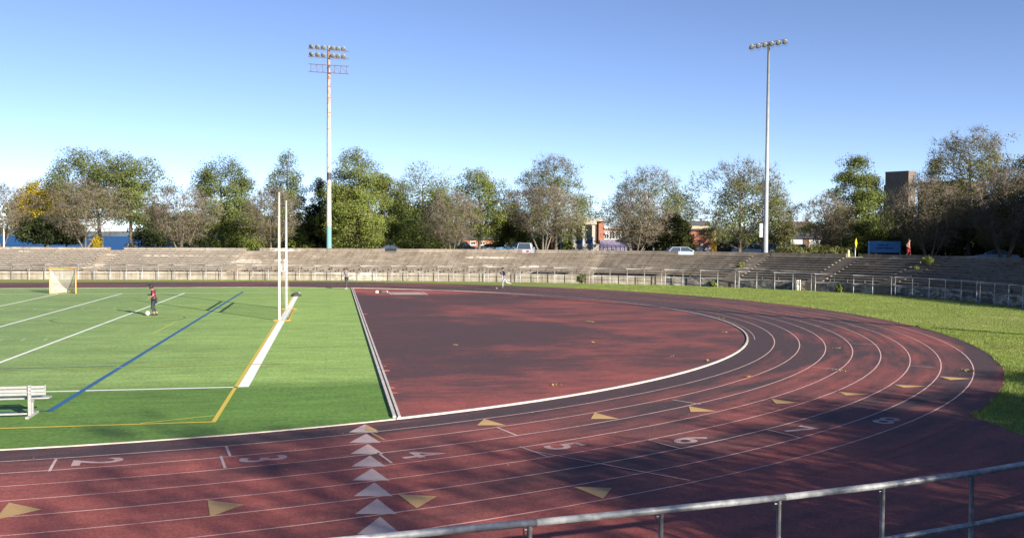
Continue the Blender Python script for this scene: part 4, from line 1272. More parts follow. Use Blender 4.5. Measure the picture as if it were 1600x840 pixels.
for i, r_ in enumerate(rim):
    for j in range(nJ):
        t_ = j / (nJ - 1); q = Vector(r_).lerp(ap_, t_ ** .8); q.z = max(.03, q.z - .30 * math.sin(math.pi * t_) * (r_[2] / 1.84)); m.v.append(tuple(q)); m.uv.append((i * .22, t_ * 2.2))
for i in range(len(rim) - 1):
    for j in range(nJ - 1):
        a = i * nJ + j; m.f.append((a, a + nJ, a + nJ + 1, a + 1))
m.build('net', M_NETW, lg)

# aluminium team bench seen from behind, back rest nearest
M_ALU = pm('bench_aluminium', (0.29, 0.295, 0.30), .5, .1, .14, 12)
bn = thing('team_bench', 'aluminium team bench with back rest cut by the left picture edge', 'bench', (-7.46, 25.45, 0.016), R(1.0))
for k in range(3):
    MB().box((-4.55, -.135 + .004 * k, .545 + .085 * k), (.36, -.105 + .004 * k, .605 + .085 * k)).build('back_plank', M_ALU, bn)
MB().box((.345, -.14, .535), (.365, -.095, .80)).build('end_cap', M_ALU, bn)
for k in range(2):
    MB().box((-4.55, .03 + .135 * k, .42), (.40, .155 + .135 * k, .455)).build('seat_plank', M_ALU, bn)
for x in (0.0, -2.1, -4.2):
    up_ = MB().box((x - .035, -.19, .03), (x + .035, -.137, .80)).build('upright', M_ALU, bn)
    MB().box((x - .035, -.137, .36), (x + .035, .28, .415)).build('seat_arm', M_ALU, bn)
    MB().box((x - .03, .02, .05), (x + .03, .09, .36)).build('leg', M_ALU, bn)
    MB().box((x - .04, -.42, .0), (x + .04, .48, .05)).build('foot', M_ALU, bn)
    for zz in (.58, .66, .76):
        MB().tube([(x + .02, -.197, zz), (x + .02, -.188, zz)], .012, 8).build('bolt', M_DARKSTEEL, bn)
MB().box((-4.3, -.13, .06), (-.04, -.09, .10)).build('brace', M_ALU, bn)

# ball
bl = thing('soccer_ball', 'white soccer ball at the feet of the player in dark red', 'ball', (0, 0, 0))
p = at(230.5, 493); bl.location = (p.x, p.y, .016)
bm = bmesh.new(); bmesh.ops.create_icosphere(bm, subdivisions=3, radius=.125)
me = bpy.data.meshes.new('shell'); bm.to_mesh(me); bm.free()
me.materials.append(pm('ball_white', (0.80, 0.76, 0.70), .4, 0, .05)); me.polygons.foreach_set('use_smooth', [True] * len(me.polygons))
link('shell', me, bl, (0, 0, .125))
m = MB()
bm = bmesh.new(); bmesh.ops.create_icosphere(bm, subdivisions=1, radius=1.0); ico = [v.co.copy() for v in bm.verts][:12]; bm.free()
for c in ico:
    MB().lathe([(.036, .1185), (.034, .127)], 5, (0, 0, 0), c.normalized()).build('patch', pm('ball_patch', (0.30, 0.07, 0.10), .4), bl, loc=(0, 0, .125))

# ================================================================== PEOPLE
def skin(name, pts, edges, mat, parent, lev=2, root=0):
    me = bpy.data.meshes.new(name)
    me.from_pydata([p[0] for p in pts], edges, []); me.materials.append(mat)
    o = link(name, me, parent)
    md = o.modifiers.new('skin', 'SKIN'); md.use_smooth_shade = True
    for i, p in enumerate(pts):
        r = p[1] if hasattr(p[1], '__len__') else (p[1], p[1])
        me.skin_vertices[0].data[i].radius = r
        me.skin_vertices[0].data[i].use_root = (i == root)
    sb = o.modifiers.new('sub', 'SUBSURF'); sb.levels = lev; sb.render_levels = lev
    return o
M_SKIN = pm('skin', (0.30, 0.170, 0.115), .5, 0, .06)
def person(label, loc, rz, J, cols, hair=None, group=None, hoodless=True, sc=1.0, skinm=None):
    """J: joint positions in local space, facing +x. cols: shirt, trousers, shoes, hair"""
    pr = thing('person', label, 'person', loc, rz, group); pr.scale = (sc,) * 3
    V_ = lambda k: Vector(J[k])
    pts = [(V_('pelvis'), (.115, .14)), (V_('waist'), (.10, .125)), (V_('chest'), (.115, .155)), (V_('neck'), .055), (V_('head'), (.075, .07)), (V_('crown'), (.085, .075))]
    E_ = [(0, 1), (1, 2), (2, 3), (3, 4), (4, 5)]
    def chain(start, items):
        prev = start
        for q, r in items:
            pts.append((q, r)); E_.append((prev, len(pts) - 1)); prev = len(pts) - 1
        return prev
    fwd = (V_('crown') - V_('neck')).cross(Vector((0, 1, 0))).normalized()
    nose = V_('head') + Vector(J.get('look', (1, 0, 0))).normalized() * .105 + Vector((0, 0, .01))
    chain(4, [(nose, .016)])
    for sd in ('l', 'r'):
        y = 1 if sd == 'l' else -1
        wr = V_('wrist_' + sd); el = V_('elbow_' + sd)
        d = (wr - el).normalized()
        h = chain(2, [(V_('sho_' + sd), .062), (el, .042), (wr, .028), (wr + d * .06, (.035, .022))])
        side = d.cross(Vector((1, .2, .1))).normalized(); nn = d.cross(side)
        for k, (off, ln) in enumerate(((-.030, .065), (-.010, .078), (.010, .074), (.030, .056))):
            b = wr + d * .095 + side * off
            chain(h, [(b, .010), (b + d * ln * .5 + nn * .012, .009), (b + d * ln * .9 + nn * .035, .008)])
        tb = wr + d * .04 - side * .04
        chain(h, [(tb, .011), (tb + d * .045 - side * .015 + nn * .02, .009)])
        chain(0, [(V_('hip_' + sd), .088), (V_('knee_' + sd), .055), (V_('ankle_' + sd), .036), (V_('toe_' + sd), (.03, .036))])
    skin('body', pts, E_, skinm or M_SKIN, pr, 1)
    # clothing over the same joints
    sh = [(V_('pelvis') + Vector((0, 0, .02)), (.145, .17)), (V_('waist'), (.135, .155)), (V_('chest'), (.14, .175)), (V_('neck') - (V_('neck') - V_('chest')) * .25, .07)]
    se = [(0, 1), (1, 2), (2, 3)]
    for sd in ('l', 'r'):
        n = len(sh); sh += [(V_('sho_' + sd), .082), (V_('sho_' + sd).lerp(V_('elbow_' + sd), J.get('sleeve', .75)), .066)]; se += [(2, n), (n, n + 1)]
    skin('shirt', sh, se, cols['shirt'], pr, 1)
    tr = [(V_('pelvis') + Vector((0, 0, -.02)), (.13, .155))]; te = []
    for sd in ('l', 'r'):
        n = len(tr); tr += [(V_('hip_' + sd), .105), (V_('knee_' + sd), .070), (V_('knee_' + sd).lerp(V_('ankle_' + sd), J.get('trouser', .85)), .055)]; te += [(0, n), (n, n + 1), (n + 1, n + 2)]
    skin('trousers', tr, te, cols['trousers'], pr, 1)
    for sd in ('l', 'r'):
        a, t_ = V_('ankle_' + sd), V_('toe_' + sd)
        hl = a + (a - t_).normalized() * .05; hl.z = min(hl.z, t_.z + (a.z - t_.z) * .4)
        skin('shoe', [(hl, (.045, .045)), (a.lerp(t_, .45), (.05, .05)), (t_ + (t_ - a).normalized() * .04, (.036, .045))], [(0, 1), (1, 2)], cols['shoes'], pr, 1)
    m = MB(); c = V_('crown') + Vector((0, 0, -.01)) - Vector(J.get('look', (1, 0, 0))).normalized() * .025
    hr = hair or .115
    bm = bmesh.new(); bmesh.ops.create_icosphere(bm, subdivisions=3, radius=hr)
    lk = Vector(J.get('look', (1, 0, 0))).normalized()
    for v in bm.verts:
        v.co *= 1 + random.uniform(-.05, .07)
        if v.co.dot(lk) > hr * .35 and v.co.z < hr * .15: v.co -= lk * hr * .55
        if v.co.z < -hr * .55: v.co.z = -hr * .55
    me = bpy.data.meshes.new('hair'); bm.to_mesh(me); bm.free(); me.materials.append(cols['hair'])
    link('hair', me, pr, c)
    return pr
M_HAIR = pm('dark_hair', (0.012, 0.010, 0.010), .7)
M_HAIRB = pm('brown_hair', (0.06, 0.035, 0.02), .7)
cloth = lambda n, c: pm('cloth_' + n, c, .85, 0, .12, 9)
# player with the ball: faces left, leaning over it
J1 = dict(pelvis=(0, 0, .86), waist=(.01, 0, 1.0), chest=(.03, 0, 1.24), neck=(.10, 0, 1.41), head=(.17, 0, 1.49), crown=(.20, 0, 1.56), look=(.9, 0, -.45),
          sho_l=(.05, .17, 1.33), elbow_l=(-.06, .27, 1.12), wrist_l=(.14, .30, 1.00), sho_r=(.06, -.17, 1.33), elbow_r=(.05, -.26, 1.10), wrist_r=(.27, -.22, 1.12),
          hip_l=(0, .09, .82), knee_l=(.10, .10, .46), ankle_l=(-.05, .10, .10), toe_l=(.10, .11, .035), hip_r=(0, -.09, .82), knee_r=(.08, -.10, .46), ankle_r=(-.14, -.12, .09), toe_r=(-.01, -.13, .03), trouser=.72)
p = at(241, 493)
person('player in dark red shirt and black trousers leaning over a white ball', (p.x, p.y, .016), math.pi - .15, J1, dict(shirt=cloth('maroon', (0.120, 0.009, 0.036)), trousers=cloth('black', (0.022, 0.030, 0.034)), shoes=cloth('black', (0.02, 0.02, 0.02)), hair=M_HAIR), .150, None, True, 1.02)
# standing stretcher at the corner of the turf, arms raised to the head
J2 = dict(pelvis=(0, 0, .95), waist=(0, 0, 1.10), chest=(0, 0, 1.32), neck=(.01, 0, 1.48), head=(.02, 0, 1.57), crown=(.015, 0, 1.64), look=(.8, .6, -.1),
          sho_l=(0, .17, 1.40), elbow_l=(.16, .17, 1.22), wrist_l=(.14, .06, 1.42), sho_r=(0, -.17, 1.40), elbow_r=(.10, -.20, 1.20), wrist_r=(.20, -.04, 1.36),
          hip_l=(0, .085, .90), knee_l=(.01, .08, .50), ankle_l=(-.02, .07, .09), toe_l=(.12, .07, .03), hip_r=(0, -.085, .90), knee_r=(.03, -.05, .50), ankle_r=(.0, -.03, .09), toe_r=(.14, -.03, .03), sleeve=.9)
p = at(541.5, 452)
person('person in grey top and dark leggings standing with arms folded at the turf corner', (p.x, p.y, .02), R(160), J2, dict(shirt=cloth('grey_top', (0.14, 0.14, 0.19)), trousers=cloth('charcoal', (0.035, 0.038, 0.05)), shoes=cloth('white_shoe', (0.40, 0.38, 0.37)), hair=M_HAIRB), .115)
# runner, mid stride to the left
J3 = dict(pelvis=(0, 0, .90), waist=(.03, 0, 1.05), chest=(.09, 0, 1.30), neck=(.15, 0, 1.47), head=(.20, 0, 1.56), crown=(.21, 0, 1.63), look=(1, 0, -.1),
          sho_l=(.10, .18, 1.40), elbow_l=(-.10, .25, 1.18), wrist_l=(.08, .24, 1.04), sho_r=(.11, -.18, 1.40), elbow_r=(.14, -.24, 1.13), wrist_r=(.36, -.16, 1.18),
          hip_l=(0, .09, .86), knee_l=(.20, .09, .50), ankle_l=(.17, .08, .10), toe_l=(.32, .08, .035), hip_r=(0, -.09, .86), knee_r=(-.12, -.09, .46), ankle_r=(-.52, -.09, .38), toe_r=(-.62, -.09, .26), sleeve=.8, trouser=.9)
p = at(787, 450.5)
person('runner in navy shirt and light grey sweatpants mid-stride on the far track', (p.x + .1, p.y, .012), math.pi - .1, J3, dict(shirt=cloth('navy', (0.05, 0.06, 0.11)), trousers=cloth('light_grey', (0.30, 0.31, 0.35)), shoes=cloth('dark_shoe', (0.05, 0.05, 0.06)), hair=M_HAIR), .110, None, True, 1.04)
# walker behind the stand, in red
J4 = dict(pelvis=(0, 0, .93), waist=(0, 0, 1.07), chest=(.02, 0, 1.30), neck=(.04, 0, 1.46), head=(.06, 0, 1.55), crown=(.06, 0, 1.62), look=(1, 0, 0),
          sho_l=(.02, .18, 1.39), elbow_l=(-.10, .30, 1.16), wrist_l=(.06, .26, 1.05), sho_r=(.02, -.18, 1.39), elbow_r=(-.14, -.28, 1.16), wrist_r=(.04, -.22, 1.00),
          hip_l=(0, .09, .88), knee_l=(.16, .09, .50), ankle_l=(.12, .09, .09), toe_l=(.26, .09, .03), hip_r=(0, -.09, .88), knee_r=(-.04, -.09, .48), ankle_r=(-.26, -.09, .14), toe_r=(-.14, -.09, .04), sleeve=.55, trouser=.10)
person('walker in pink top and red shorts behind the stand beside the blue sign', Vector(base_pt(s_at_px(1420, 13.2, ZP, s_lo, s_hi + 10), 13.2) + (ZP + .02,)), R(-40), J4, dict(shirt=cloth('pink', (0.62, 0.26, 0.24)), trousers=cloth('red', (0.52, 0.05, 0.06)), shoes=cloth('white_shoe', (0.40, 0.38, 0.37)), hair=M_HAIRB), .11, None, True, 1.05)

# ================================================================== SMALL THINGS ON THE FIELD
def heap(name, label, cat, p, w_, d_, h_, mat, seed, extra=None):
    rg = random.Random(seed); bm = bmesh.new(); bmesh.ops.create_icosphere(bm, subdivisions=3, radius=1.0)
    for v in bm.verts:
        n = 1 + .22 * math.sin(v.co.x * 3 + seed) * math.cos(v.co.y * 4 + seed) + rg.uniform(-.05, .05)
        v.co = Vector((v.co.x * w_ / 2 * n, v.co.y * d_ / 2 * n, max(0, v.co.z * n) * h_))
    me = bpy.data.meshes.new('fabric'); bm.to_mesh(me); bm.free(); me.materials.append(mat)
    me.polygons.foreach_set('use_smooth', [True] * len(me.polygons))
    o = thing(name, label, cat, (p.x, p.y, .018)); link('fabric', me, o)
    m = MB(); m.tube([(-w_ * .3, 0, h_ * .8), (-w_ * .15, -.05, h_ * 1.25), (w_ * .15, -.05, h_ * 1.2), (w_ * .3, 0, h_ * .75)], .022, 6)
    m.build('strap', mat, o, True)
    return o
M_BAG = cloth('bag_black', (0.03, 0.035, 0.035))
heap('sports_bag', 'black sports bag lying on the wide white end line', 'bag', at(463, 463), .75, .5, .24, M_BAG, 1)
heap('sports_bag', 'dark bag lying on the red infield near the white-framed board', 'bag', at(598, 457.5), .62, .5, .20, cloth('bag_dark', (0.07, 0.05, 0.05)), 2)
heap('folded_towel', 'white bundle beside the dark bag on the red infield', 'towel', at(589, 457.5), .34, .3, .14, cloth('towel', (0.45, 0.42, 0.41)), 3)
heap('shoe_bag', 'small pale bundle right of the dark bag on the infield', 'bag', at(604, 457.3), .26, .22, .12, cloth('towel2', (0.38, 0.33, 0.31)), 4)
p = at(783, 451)
heap('crumpled_wrapper', 'tiny pale wrapper on the track just left of the runner', 'wrapper', at(776, 451), .11, .09, .06, cloth('wrapper', (0.36, 0.28, 0.26)), 5)

def leaf_clump(px, py, n, spread, label, col='yellow'):
    p = at(px, py); rg = np.random.default_rng(int(px * 7 + py))
    root = thing('fallen_leaf_clump', label, 'leaves', (p.x, p.y, .026), rg.uniform(0, 6), 'fallen leaves on the track')
    for k in range(n):
        m = MB(); L = rg.uniform(.05, .10); w2 = L * .34
        m.add([(-L, 0, 0), (-L * .3, -w2, .012), (L * .4, -w2 * .8, .02), (L, 0, .008), (L * .4, w2 * .8, .022), (-L * .3, w2, .014), (0, 0, .004)], [(0, 1, 6), (1, 2, 6), (2, 3, 6), (3, 4, 6), (4, 5, 6), (5, 0, 6)])
        o = m.build('leaf', pm('dead_leaf_' + col, {'yellow': (0.42, 0.36, 0.10), 'tan': (0.42, 0.28, 0.13), 'green': (0.34, 0.36, 0.11)}[col], .7, 0, .2), root)
        o.location = (rg.normal(0, spread), rg.normal(0, spread * .6), rg.uniform(0, .03)); o.rotation_euler = (rg.uniform(-.5, .5), rg.uniform(-.5, .5), rg.uniform(0, 6))
for a in ((1507, 580, 14, .20, 'biggest scatter of green-yellow leaves in the outer lanes of the bend', 'green'), (1313, 580, 7, .12, 'small leaf scatter in the middle lanes of the bend', 'yellow'),
          (866, 603, 8, .10, 'tan leaf cluster on the near part of the red infield', 'tan'), (921, 503, 7, .20, 'pale leaf sprig in the middle of the red infield', 'yellow'), (1131, 520, 6, .16, 'pale twig and leaves near the right tip of the infield', 'tan'),
          (1168, 590, 5, .08, 'leaf pair on the inner lane line below the infield tip', 'yellow'), (1129, 498, 4, .10, 'yellow leaf on the inside lane above the infield tip', 'yellow'), (806, 463, 4, .10, 'single pale leaf at the far edge of the infield', 'tan'),
          (1105, 564, 4, .09, 'leaf lying on the white kerb right of centre', 'yellow'), (925, 536, 3, .08, 'tiny pale leaf left of centre of the infield', 'tan'), (1050, 558, 3, .09, 'leaf near the kerb in the right half of the infield', 'tan'), (1310, 545, 5, .12, 'leaf scatter in lane four of the bend', 'yellow'), (711, 540, 4, .12, 'pale leaf on the dark left half of the infield', 'tan')):
    leaf_clump(*a)
# grit and tiny leaves strewn over lawn and track: nobody could count them
rg = np.random.default_rng(5); vs = []; fs = []
def strew(n, fn, lo, hi, z):
    for _ in range(n):
        x, y = fn(); a = rg.uniform(0, 6.28); L = rg.uniform(lo, hi); k = len(vs)
        c, s_ = math.cos(a) * L, math.sin(a) * L
        vs.extend([(x - c, y - s_, z), (x + s_ * .4, y - c * .4, z + L * .3), (x + c, y + s_, z + .003), (x - s_ * .4, y + c * .4, z + L * .25)]); fs.append((k, k + 1, k + 2, k + 3))
def on_lawn():
    while True:
        s_ = rg.uniform(ds[3], BS[np.argmin(np.hypot(BC[:, 0] - 33, BC[:, 1] - 28))]); o = -rg.uniform(.3, 15); x, y = base_pt(s_, o)
        if math.hypot(x - CX, y - CY) > RAD + OUT and proj((x, y, 0))[0] < 1750: return x, y
def on_track():
    s_ = rg.uniform(S_ARC0 - 10, S_ARC1 - 30); return track_pt(s_, rg.uniform(.2, 9.2))
def on_turf():
    return rg.uniform(-25, 1.4), rg.uniform(26, 74)
strew(520, on_lawn, .03, .07, .05); strew(260, on_track, .015, .04, .022); strew(120, on_turf, .015, .04, .03)
me = np_mesh('leaf_litter', np.array(vs), np.array(fs), pm('litter', (0.44, 0.38, 0.20), .8, 0, .3, 30), 4)
tag(link('leaf_litter', me), 'tiny fallen leaves strewn over lawn, track and turf', 'leaves', None, 'stuff')

# grass blades on the lawn by the bend
n = 190000; P = []
s_cn = BS[np.argmin(np.hypot(BC[:, 0] - 15, BC[:, 1] - 13.3))]
while len(P) < n:
    s_ = np.where(rg.uniform(0, 1, 4000) < .6, rg.uniform(ds[2], s_cn, 4000), rg.uniform(s_rt - 12, s_cn, 4000)); o = -rg.uniform(.15, 16, 4000)
    x = np.interp(s_, BS, BC[:, 0]) + np.interp(s_, BS, BN[:, 0]) * o; y = np.interp(s_, BS, BC[:, 1]) + np.interp(s_, BS, BN[:, 1]) * o
    k = (np.hypot(x - CX, y - CY) > RAD + OUT - .05 + .13 * np.sin(s_ * 3.1) * np.sin(s_ * 7.7) + .08 * np.sin(s_ * 1.3 + 1)) & (y > 15.0)
    an_ = np.arctan2(x - CX, CY - y); k &= (an_ > A_TIP - .09) & (np.hypot(x - CX, y - CY) - RAD > np.interp(an_, [A_TIP - .09, A_TIP - .045, A_TIP], [15, 10.9, OUT]) - .08)
    P.extend(np.c_[x[k], y[k]].tolist())
P = np.array(P[:n]); edge_ = np.hypot(P[:, 0] - CX, P[:, 1] - CY) - RAD - OUT; h = rg.uniform(.035, .085, n) * np.where(edge_ < .25, 1.7, 1.0); a = rg.uniform(0, 6.28, n); wd = rg.uniform(.006, .012, n)
dx_ = np.c_[np.cos(a), np.sin(a)] * wd[:, None]; ln_ = rg.normal(0, .025, (n, 2))
z0_ = np.zeros((n, 1))
gv = np.stack([np.c_[P - dx_, z0_], np.c_[P + dx_, z0_], np.c_[P + ln_, h]], 1).reshape(-1, 3)
L_BLADE = mat_leaf('grass_blade', [(0.11, 0.17, 0.03), (0.17, 0.24, 0.05), (0.25, 0.26, 0.085)], .3)
me = np_mesh('grass', gv, np.arange(3 * n).reshape(-1, 3), L_BLADE, 3)
tag(link('grass', me), 'short green grass blades on the lawn beside the bend', 'grass', None, 'stuff')

# barrel by the railing
x, y = base_pt(s_at_px(1247, -.25, .4, s_lo, s_hi + 10), -.28)
br = thing('barrel', 'pale dented barrel standing at the foot of the shaded stand', 'barrel', (x, y, 0))
MB().lathe([(.24, 0), (.25, .03), (.25, .28), (.265, .30), (.25, .32), (.25, .58), (.265, .60), (.25, .62), (.25, .86), (.24, .88)], 16).build('drum', pm('drum_pale', (0.55, 0.52, 0.46), .6, 0, .3), br, True)
MB().lathe([(.22, .882), (.20, .89)], 14).build('lid', pm('drum_lid', (0.30, 0.29, 0.27), .6), br)
# lamp post and pale post at far left
p = at_depth(6, 112, ZP)
lp = thing('lamp_post', 'thin white lamp post at the left picture edge', 'lamp post', p, face_cam(6))
hl = height_px(338, 6, 112) - ZP
MB().tube([(0, 0, -.1), (0, 0, hl)], [.075, .05], 10).build('pole', M_WHITE, lp, True)
MB().lathe([(.06, hl), (.20, hl + .08), (.22, hl + .28), (.10, hl + .36)], 12).build('lamp_head', M_WHITE, lp, True)
# white railing at the water edge
p = at_depth(216, 126, ZP)
wr = thing('pier_railing', 'white picket railing by the water left of centre', 'railing', p, face_cam(216))
for k in range(15):
    x = -1.7 + k * .25
    MB().box((x - .045, -.03, -.2), (x + .045, .03, .62)).build('picket', M_WHITE, wr)
for z in (.12, .48): MB().box((-1.8, .032, z), (1.9, .075, z + .08)).build('rail', M_WHITE, wr)

# ================================================================== VEHICLES
M_TYRE = pm('tyre', (0.012, 0.012, 0.013), .85); M_RIM = pm('rim', (0.45, 0.46, 0.48), .35, .7)
M_RED = pm('tail_red', (0.45, 0.02, 0.02), .25); M_HEAD = pm('head_clear', (0.75, 0.76, 0.78), .1)
def car(name, label, px, depth, rz_deg, kind, c, group='parked vehicles behind the stands', zb=ZP + .10):
    """local x forward"""
    q = at_depth(px, depth, zb); q.z = ground(q.x, q.y) + .12
    o = thing(name, label, {'pickup': 'pickup', 'van': 'van'}.get(kind, 'car'), q, face_cam(px) + R(rz_deg), group)
    L = {'sedan': 4.6, 'suv': 4.7, 'pickup': 5.4, 'hatch': 4.2}[kind]; Wd = 1.8; h = L / 2
    paint = pm('car_' + name + '_%d' % int(px), c, .25, .1, .04, 2)
    lower = {'sedan': [(-h, .35), (-h, .78), (-h + .2, .92), (-h + 1.0, .96), (h - 1.3, .95), (h - .3, .80), (h, .66), (h, .35)],
             'hatch': [(-h, .35), (-h, .85), (-h + .1, .98), (h - 1.3, .95), (h - .3, .80), (h, .66), (h, .35)],
             'suv': [(-h, .42), (-h, 1.0), (-h + .1, 1.06), (h - 1.2, 1.04), (h - .2, .92), (h, .75), (h, .42)],
             'pickup': [(-h, .48), (-h, 1.05), (h - 1.5, 1.05), (h - .2, .98), (h, .85), (h, .48)]}[kind]
    m = MB().xprism(lower, -Wd / 2, Wd / 2)
    body = m.build('body', paint, o)
    cab = {'sedan': (-h + .75, -h + 1.55, h - 2.15, h - 1.25, 1.42), 'hatch': (-h + .08, -h + .55, h - 1.9, h - 1.2, 1.45), 'suv': (-h + .06, -h + .35, h - 1.75, h - 1.15, 1.72), 'pickup': (-h + 1.95, -h + 2.1, h - 2.0, h - 1.4, 1.75)}[kind]
    zb_ = {'sedan': .94, 'hatch': .95, 'suv': 1.04, 'pickup': 1.05}[kind]
    x0, x1, x2, x3, zt = cab; wi = Wd / 2 - .05; wt = Wd / 2 - .22
    g = MB().add([(x0, -wi, zb_), (x3, -wi, zb_), (x3, wi, zb_), (x0, wi, zb_), (x1, -wt, zt - .05), (x2, -wt, zt - .05), (x2, wt, zt - .05), (x1, wt, zt - .05)], [(0, 1, 5, 4), (1, 2, 6, 5), (2, 3, 7, 6), (3, 0, 4, 7), (4, 5, 6, 7), (3, 2, 1, 0)])
    g.build('window_glass', M_GLASS, o)
    MB().add([(x1 - .04, -wt - .03, zt - .05), (x2 + .04, -wt - .03, zt - .05), (x2 + .04, wt + .03, zt - .05), (x1 - .04, wt + .03, zt - .05), (x1 + .06, -wt + .06, zt), (x2 - .06, -wt + .06, zt), (x2 - .06, wt - .06, zt), (x1 + .06, wt - .06, zt)], [(0, 1, 5, 4), (1, 2, 6, 5), (2, 3, 7, 6), (3, 0, 4, 7), (4, 5, 6, 7), (3, 2, 1, 0)]).build('roof', paint, o)
    xm = (x1 + x2) / 2
    for sgn in (-1, 1):
        for xa, xb in ((x0, x1), (x3, x2), (xm, xm)):
            MB().tube([(xa, sgn * (wi + .005), zb_), (xb, sgn * (wt + .01), zt - .04)], .035, 5).build('pillar', paint, o)
        for xw in (-h + .85, h - .9):
            wh = MB().tube([(xw, sgn * (Wd / 2 - .20), .33), (xw, sgn * (Wd / 2 + .02), .33)], .33, 16).build('wheel', M_TYRE, o)
            MB().tube([(xw, sgn * (Wd / 2 + .015), .33), (xw, sgn * (Wd / 2 + .035), .33)], .19, 12).build('rim', M_RIM, wh)
        MB().box((h - .03, sgn * .62 - .18, .62), (h + .02, sgn * .62 + .18, .76)).build('headlight', M_HEAD, o)
        MB().box((-h - .02, sgn * .70 - .14, .70), (-h + .03, sgn * .70 + .14, .92)).build('taillight', M_RED, o)
        MB().box((x3 - .25, sgn * (Wd / 2 + .08) - .07, zb_ + .02), (x3 - .12, sgn * (Wd / 2 + .08) + .07, zb_ + .16)).build('mirror', paint, o)
    for xx in (-h - .03, h - .02): MB().box((xx, -Wd / 2 + .05, .36), (xx + .06, Wd / 2 - .05, .56)).build('bumper', pm('bumper', (0.05, 0.05, 0.055), .5), o)
    if kind == 'pickup':
        MB().box((-h + .08, -Wd / 2 + .12, 1.045), (-h + 1.85, Wd / 2 - .12, 1.06)).build('bed', M_BLACK, o)
    return o
car('dark_sedan', 'dark sedan seen through the parapet gap left of centre', 606, 116, 180, 'sedan', (0.02, 0.024, 0.03))
car('parked_pickup', 'silver pickup seen tail-on through the parapet gap at centre', 820, 113, 82, 'pickup', (0.40, 0.44, 0.52))
car('parked_car', 'pale blue hatchback seen through the parapet gap before the brick wing', 1070, 108, 12, 'hatch', (0.36, 0.43, 0.56))
car('parked_pickup', 'pale blue pickup parked between black container and grey mast', 1177, 122, 0, 'pickup', (0.42, 0.50, 0.62))
car('parked_car', 'dark blue car half hidden behind the grey mast', 1204, 120, -70, 'suv', (0.05, 0.07, 0.12))
car('parked_car', 'grey minivan seen nose-on right of the grey mast', 1219, 118, -100, 'suv', (0.30, 0.34, 0.38))
car('parked_car', 'blue hatchback before the white house right of the grey mast', 1248, 119, -84, 'suv', (0.20, 0.28, 0.42))
car('parked_car', 'blue-grey sedan parked at far right behind the stand', 1554, 100, 180, 'sedan', (0.10, 0.20, 0.34))
car('parked_car', 'dark car left of the small brick building', 680, 134, 0, 'sedan', (0.03, 0.05, 0.09))
car('parked_car', 'black car under the thin pale crabapple', 700, 136, 180, 'suv', (0.02, 0.025, 0.04))
car('parked_car', 'navy car between pale crabapple and round elm', 722, 134, 0, 'suv', (0.03, 0.04, 0.07))
car('parked_car', 'silver car in front of the small brick building', 768, 134, 0, 'sedan', (0.40, 0.44, 0.5))
car('parked_car', 'blue car at the right end of the small brick building', 800, 132, 180, 'suv', (0.12, 0.22, 0.34))
car('parked_car', 'dark car left of the white box trailer', 582, 136, 0, 'sedan', (0.03, 0.035, 0.04))
# white box trailer
p = at_depth(620, 132, ZP - .70)
tl = thing('box_trailer', 'long white box trailer behind the parapet left of centre', 'trailer', p, face_cam(620))
MB().box((-1.75, -1.1, .55), (1.75, 1.1, 1.9)).build('box', M_WHITE, tl)
MB().box((-1.7, -.9, .42), (2.4, .9, .548)).build('chassis', M_DARKSTEEL, tl)
for x in (-1.0, 1.0): MB().tube([(x, -1.12, .36), (x, -.9, .36)], .36, 14).build('wheel', M_TYRE, tl)
p = at_depth(622, 130, ZP - .75)
sp = thing('road_sign', 'small red-topped sign on a grey post before the white trailer', 'sign', p, face_cam(622))
MB().tube([(0, 0, 0), (0, 0, 3.0)], .05, 8).build('post', M_GALV, sp, True)
MB().tube([(.35, -.05, 2.0), (.35, -.02, 2.0)], .30, 8).build('face', M_RED, sp); MB().tube([(.0, -.03, 2.0), (.35, -.03, 2.0)], .03, 6).build('arm', M_GALV, sp)

# ================================================================== SIGNS AND STREET THINGS ON THE RIGHT
p = at_depth(1381, 104, ZP); p.z = ground(p.x, p.y)
sg = thing('blue_sign', 'wide blue sign board in the shade behind the stand', 'sign', p, face_cam(1381) + R(6))
zs = height_px(376.5, 1381, 104) - p.z; zq = max(.28, height_px(394.5, 1381, 104) - p.z)
M_BLUE = pm('sign_blue', (0.035, 0.19, 0.44), .4, 0, .08)
MB().box((-1.50, -.10, zq), (1.62, .10, zs)).build('board', M_BLUE, sg)
MB().box((-1.66, -.13, 0), (-1.503, .13, zs)).build('post', pm('sign_lightblue', (0.16, 0.38, 0.60), .4), sg)
MB().box((1.623, -.13, 0), (1.70, .13, zs)).build('post', M_BLUE, sg)
M_SGT = pm('sign_dark', (0.012, 0.05, 0.17), .5)
zc = (zs + zq) / 2
for x0, x1, z0, z1 in ((-.62, .05, zc + .10, zc + .27), (.14, .42, zc + .10, zc + .27), (-.82, -.10, zc - .22, zc - .06), (0.0, .95, zc - .22, zc - .06)):
    MB().box((x0, -.112, z0), (x1, -.101, z1)).build('lettering', M_SGT, sg)
p = at_depth(1336, 94, ZP)
ys = thing('road_sign', 'yellow road sign seen almost edge-on atop a pale post', 'sign', p, face_cam(1336) + R(76))
hz = height_px(372, 1336, 94) - ZP
MB().tube([(0, 0, -.4), (0, 0, hz - .2)], .05, 8).build('post', M_GALV, ys, True)
MB().add([(0, -.06, hz - 1.0), (.42, -.06, hz - .5), (0, -.06, hz), (-.42, -.06, hz - .5), (0, -.09, hz - 1.0), (.42, -.09, hz - .5), (0, -.09, hz), (-.42, -.09, hz - .5)], [(0, 1, 2, 3), (7, 6, 5, 4), (0, 4, 5, 1), (1, 5, 6, 2), (2, 6, 7, 3), (3, 7, 4, 0)]).build('face', pm('sign_yellow', (0.75, 0.45, 0.02), .4), ys)
p = at_depth(1325.5, 90, ZP)
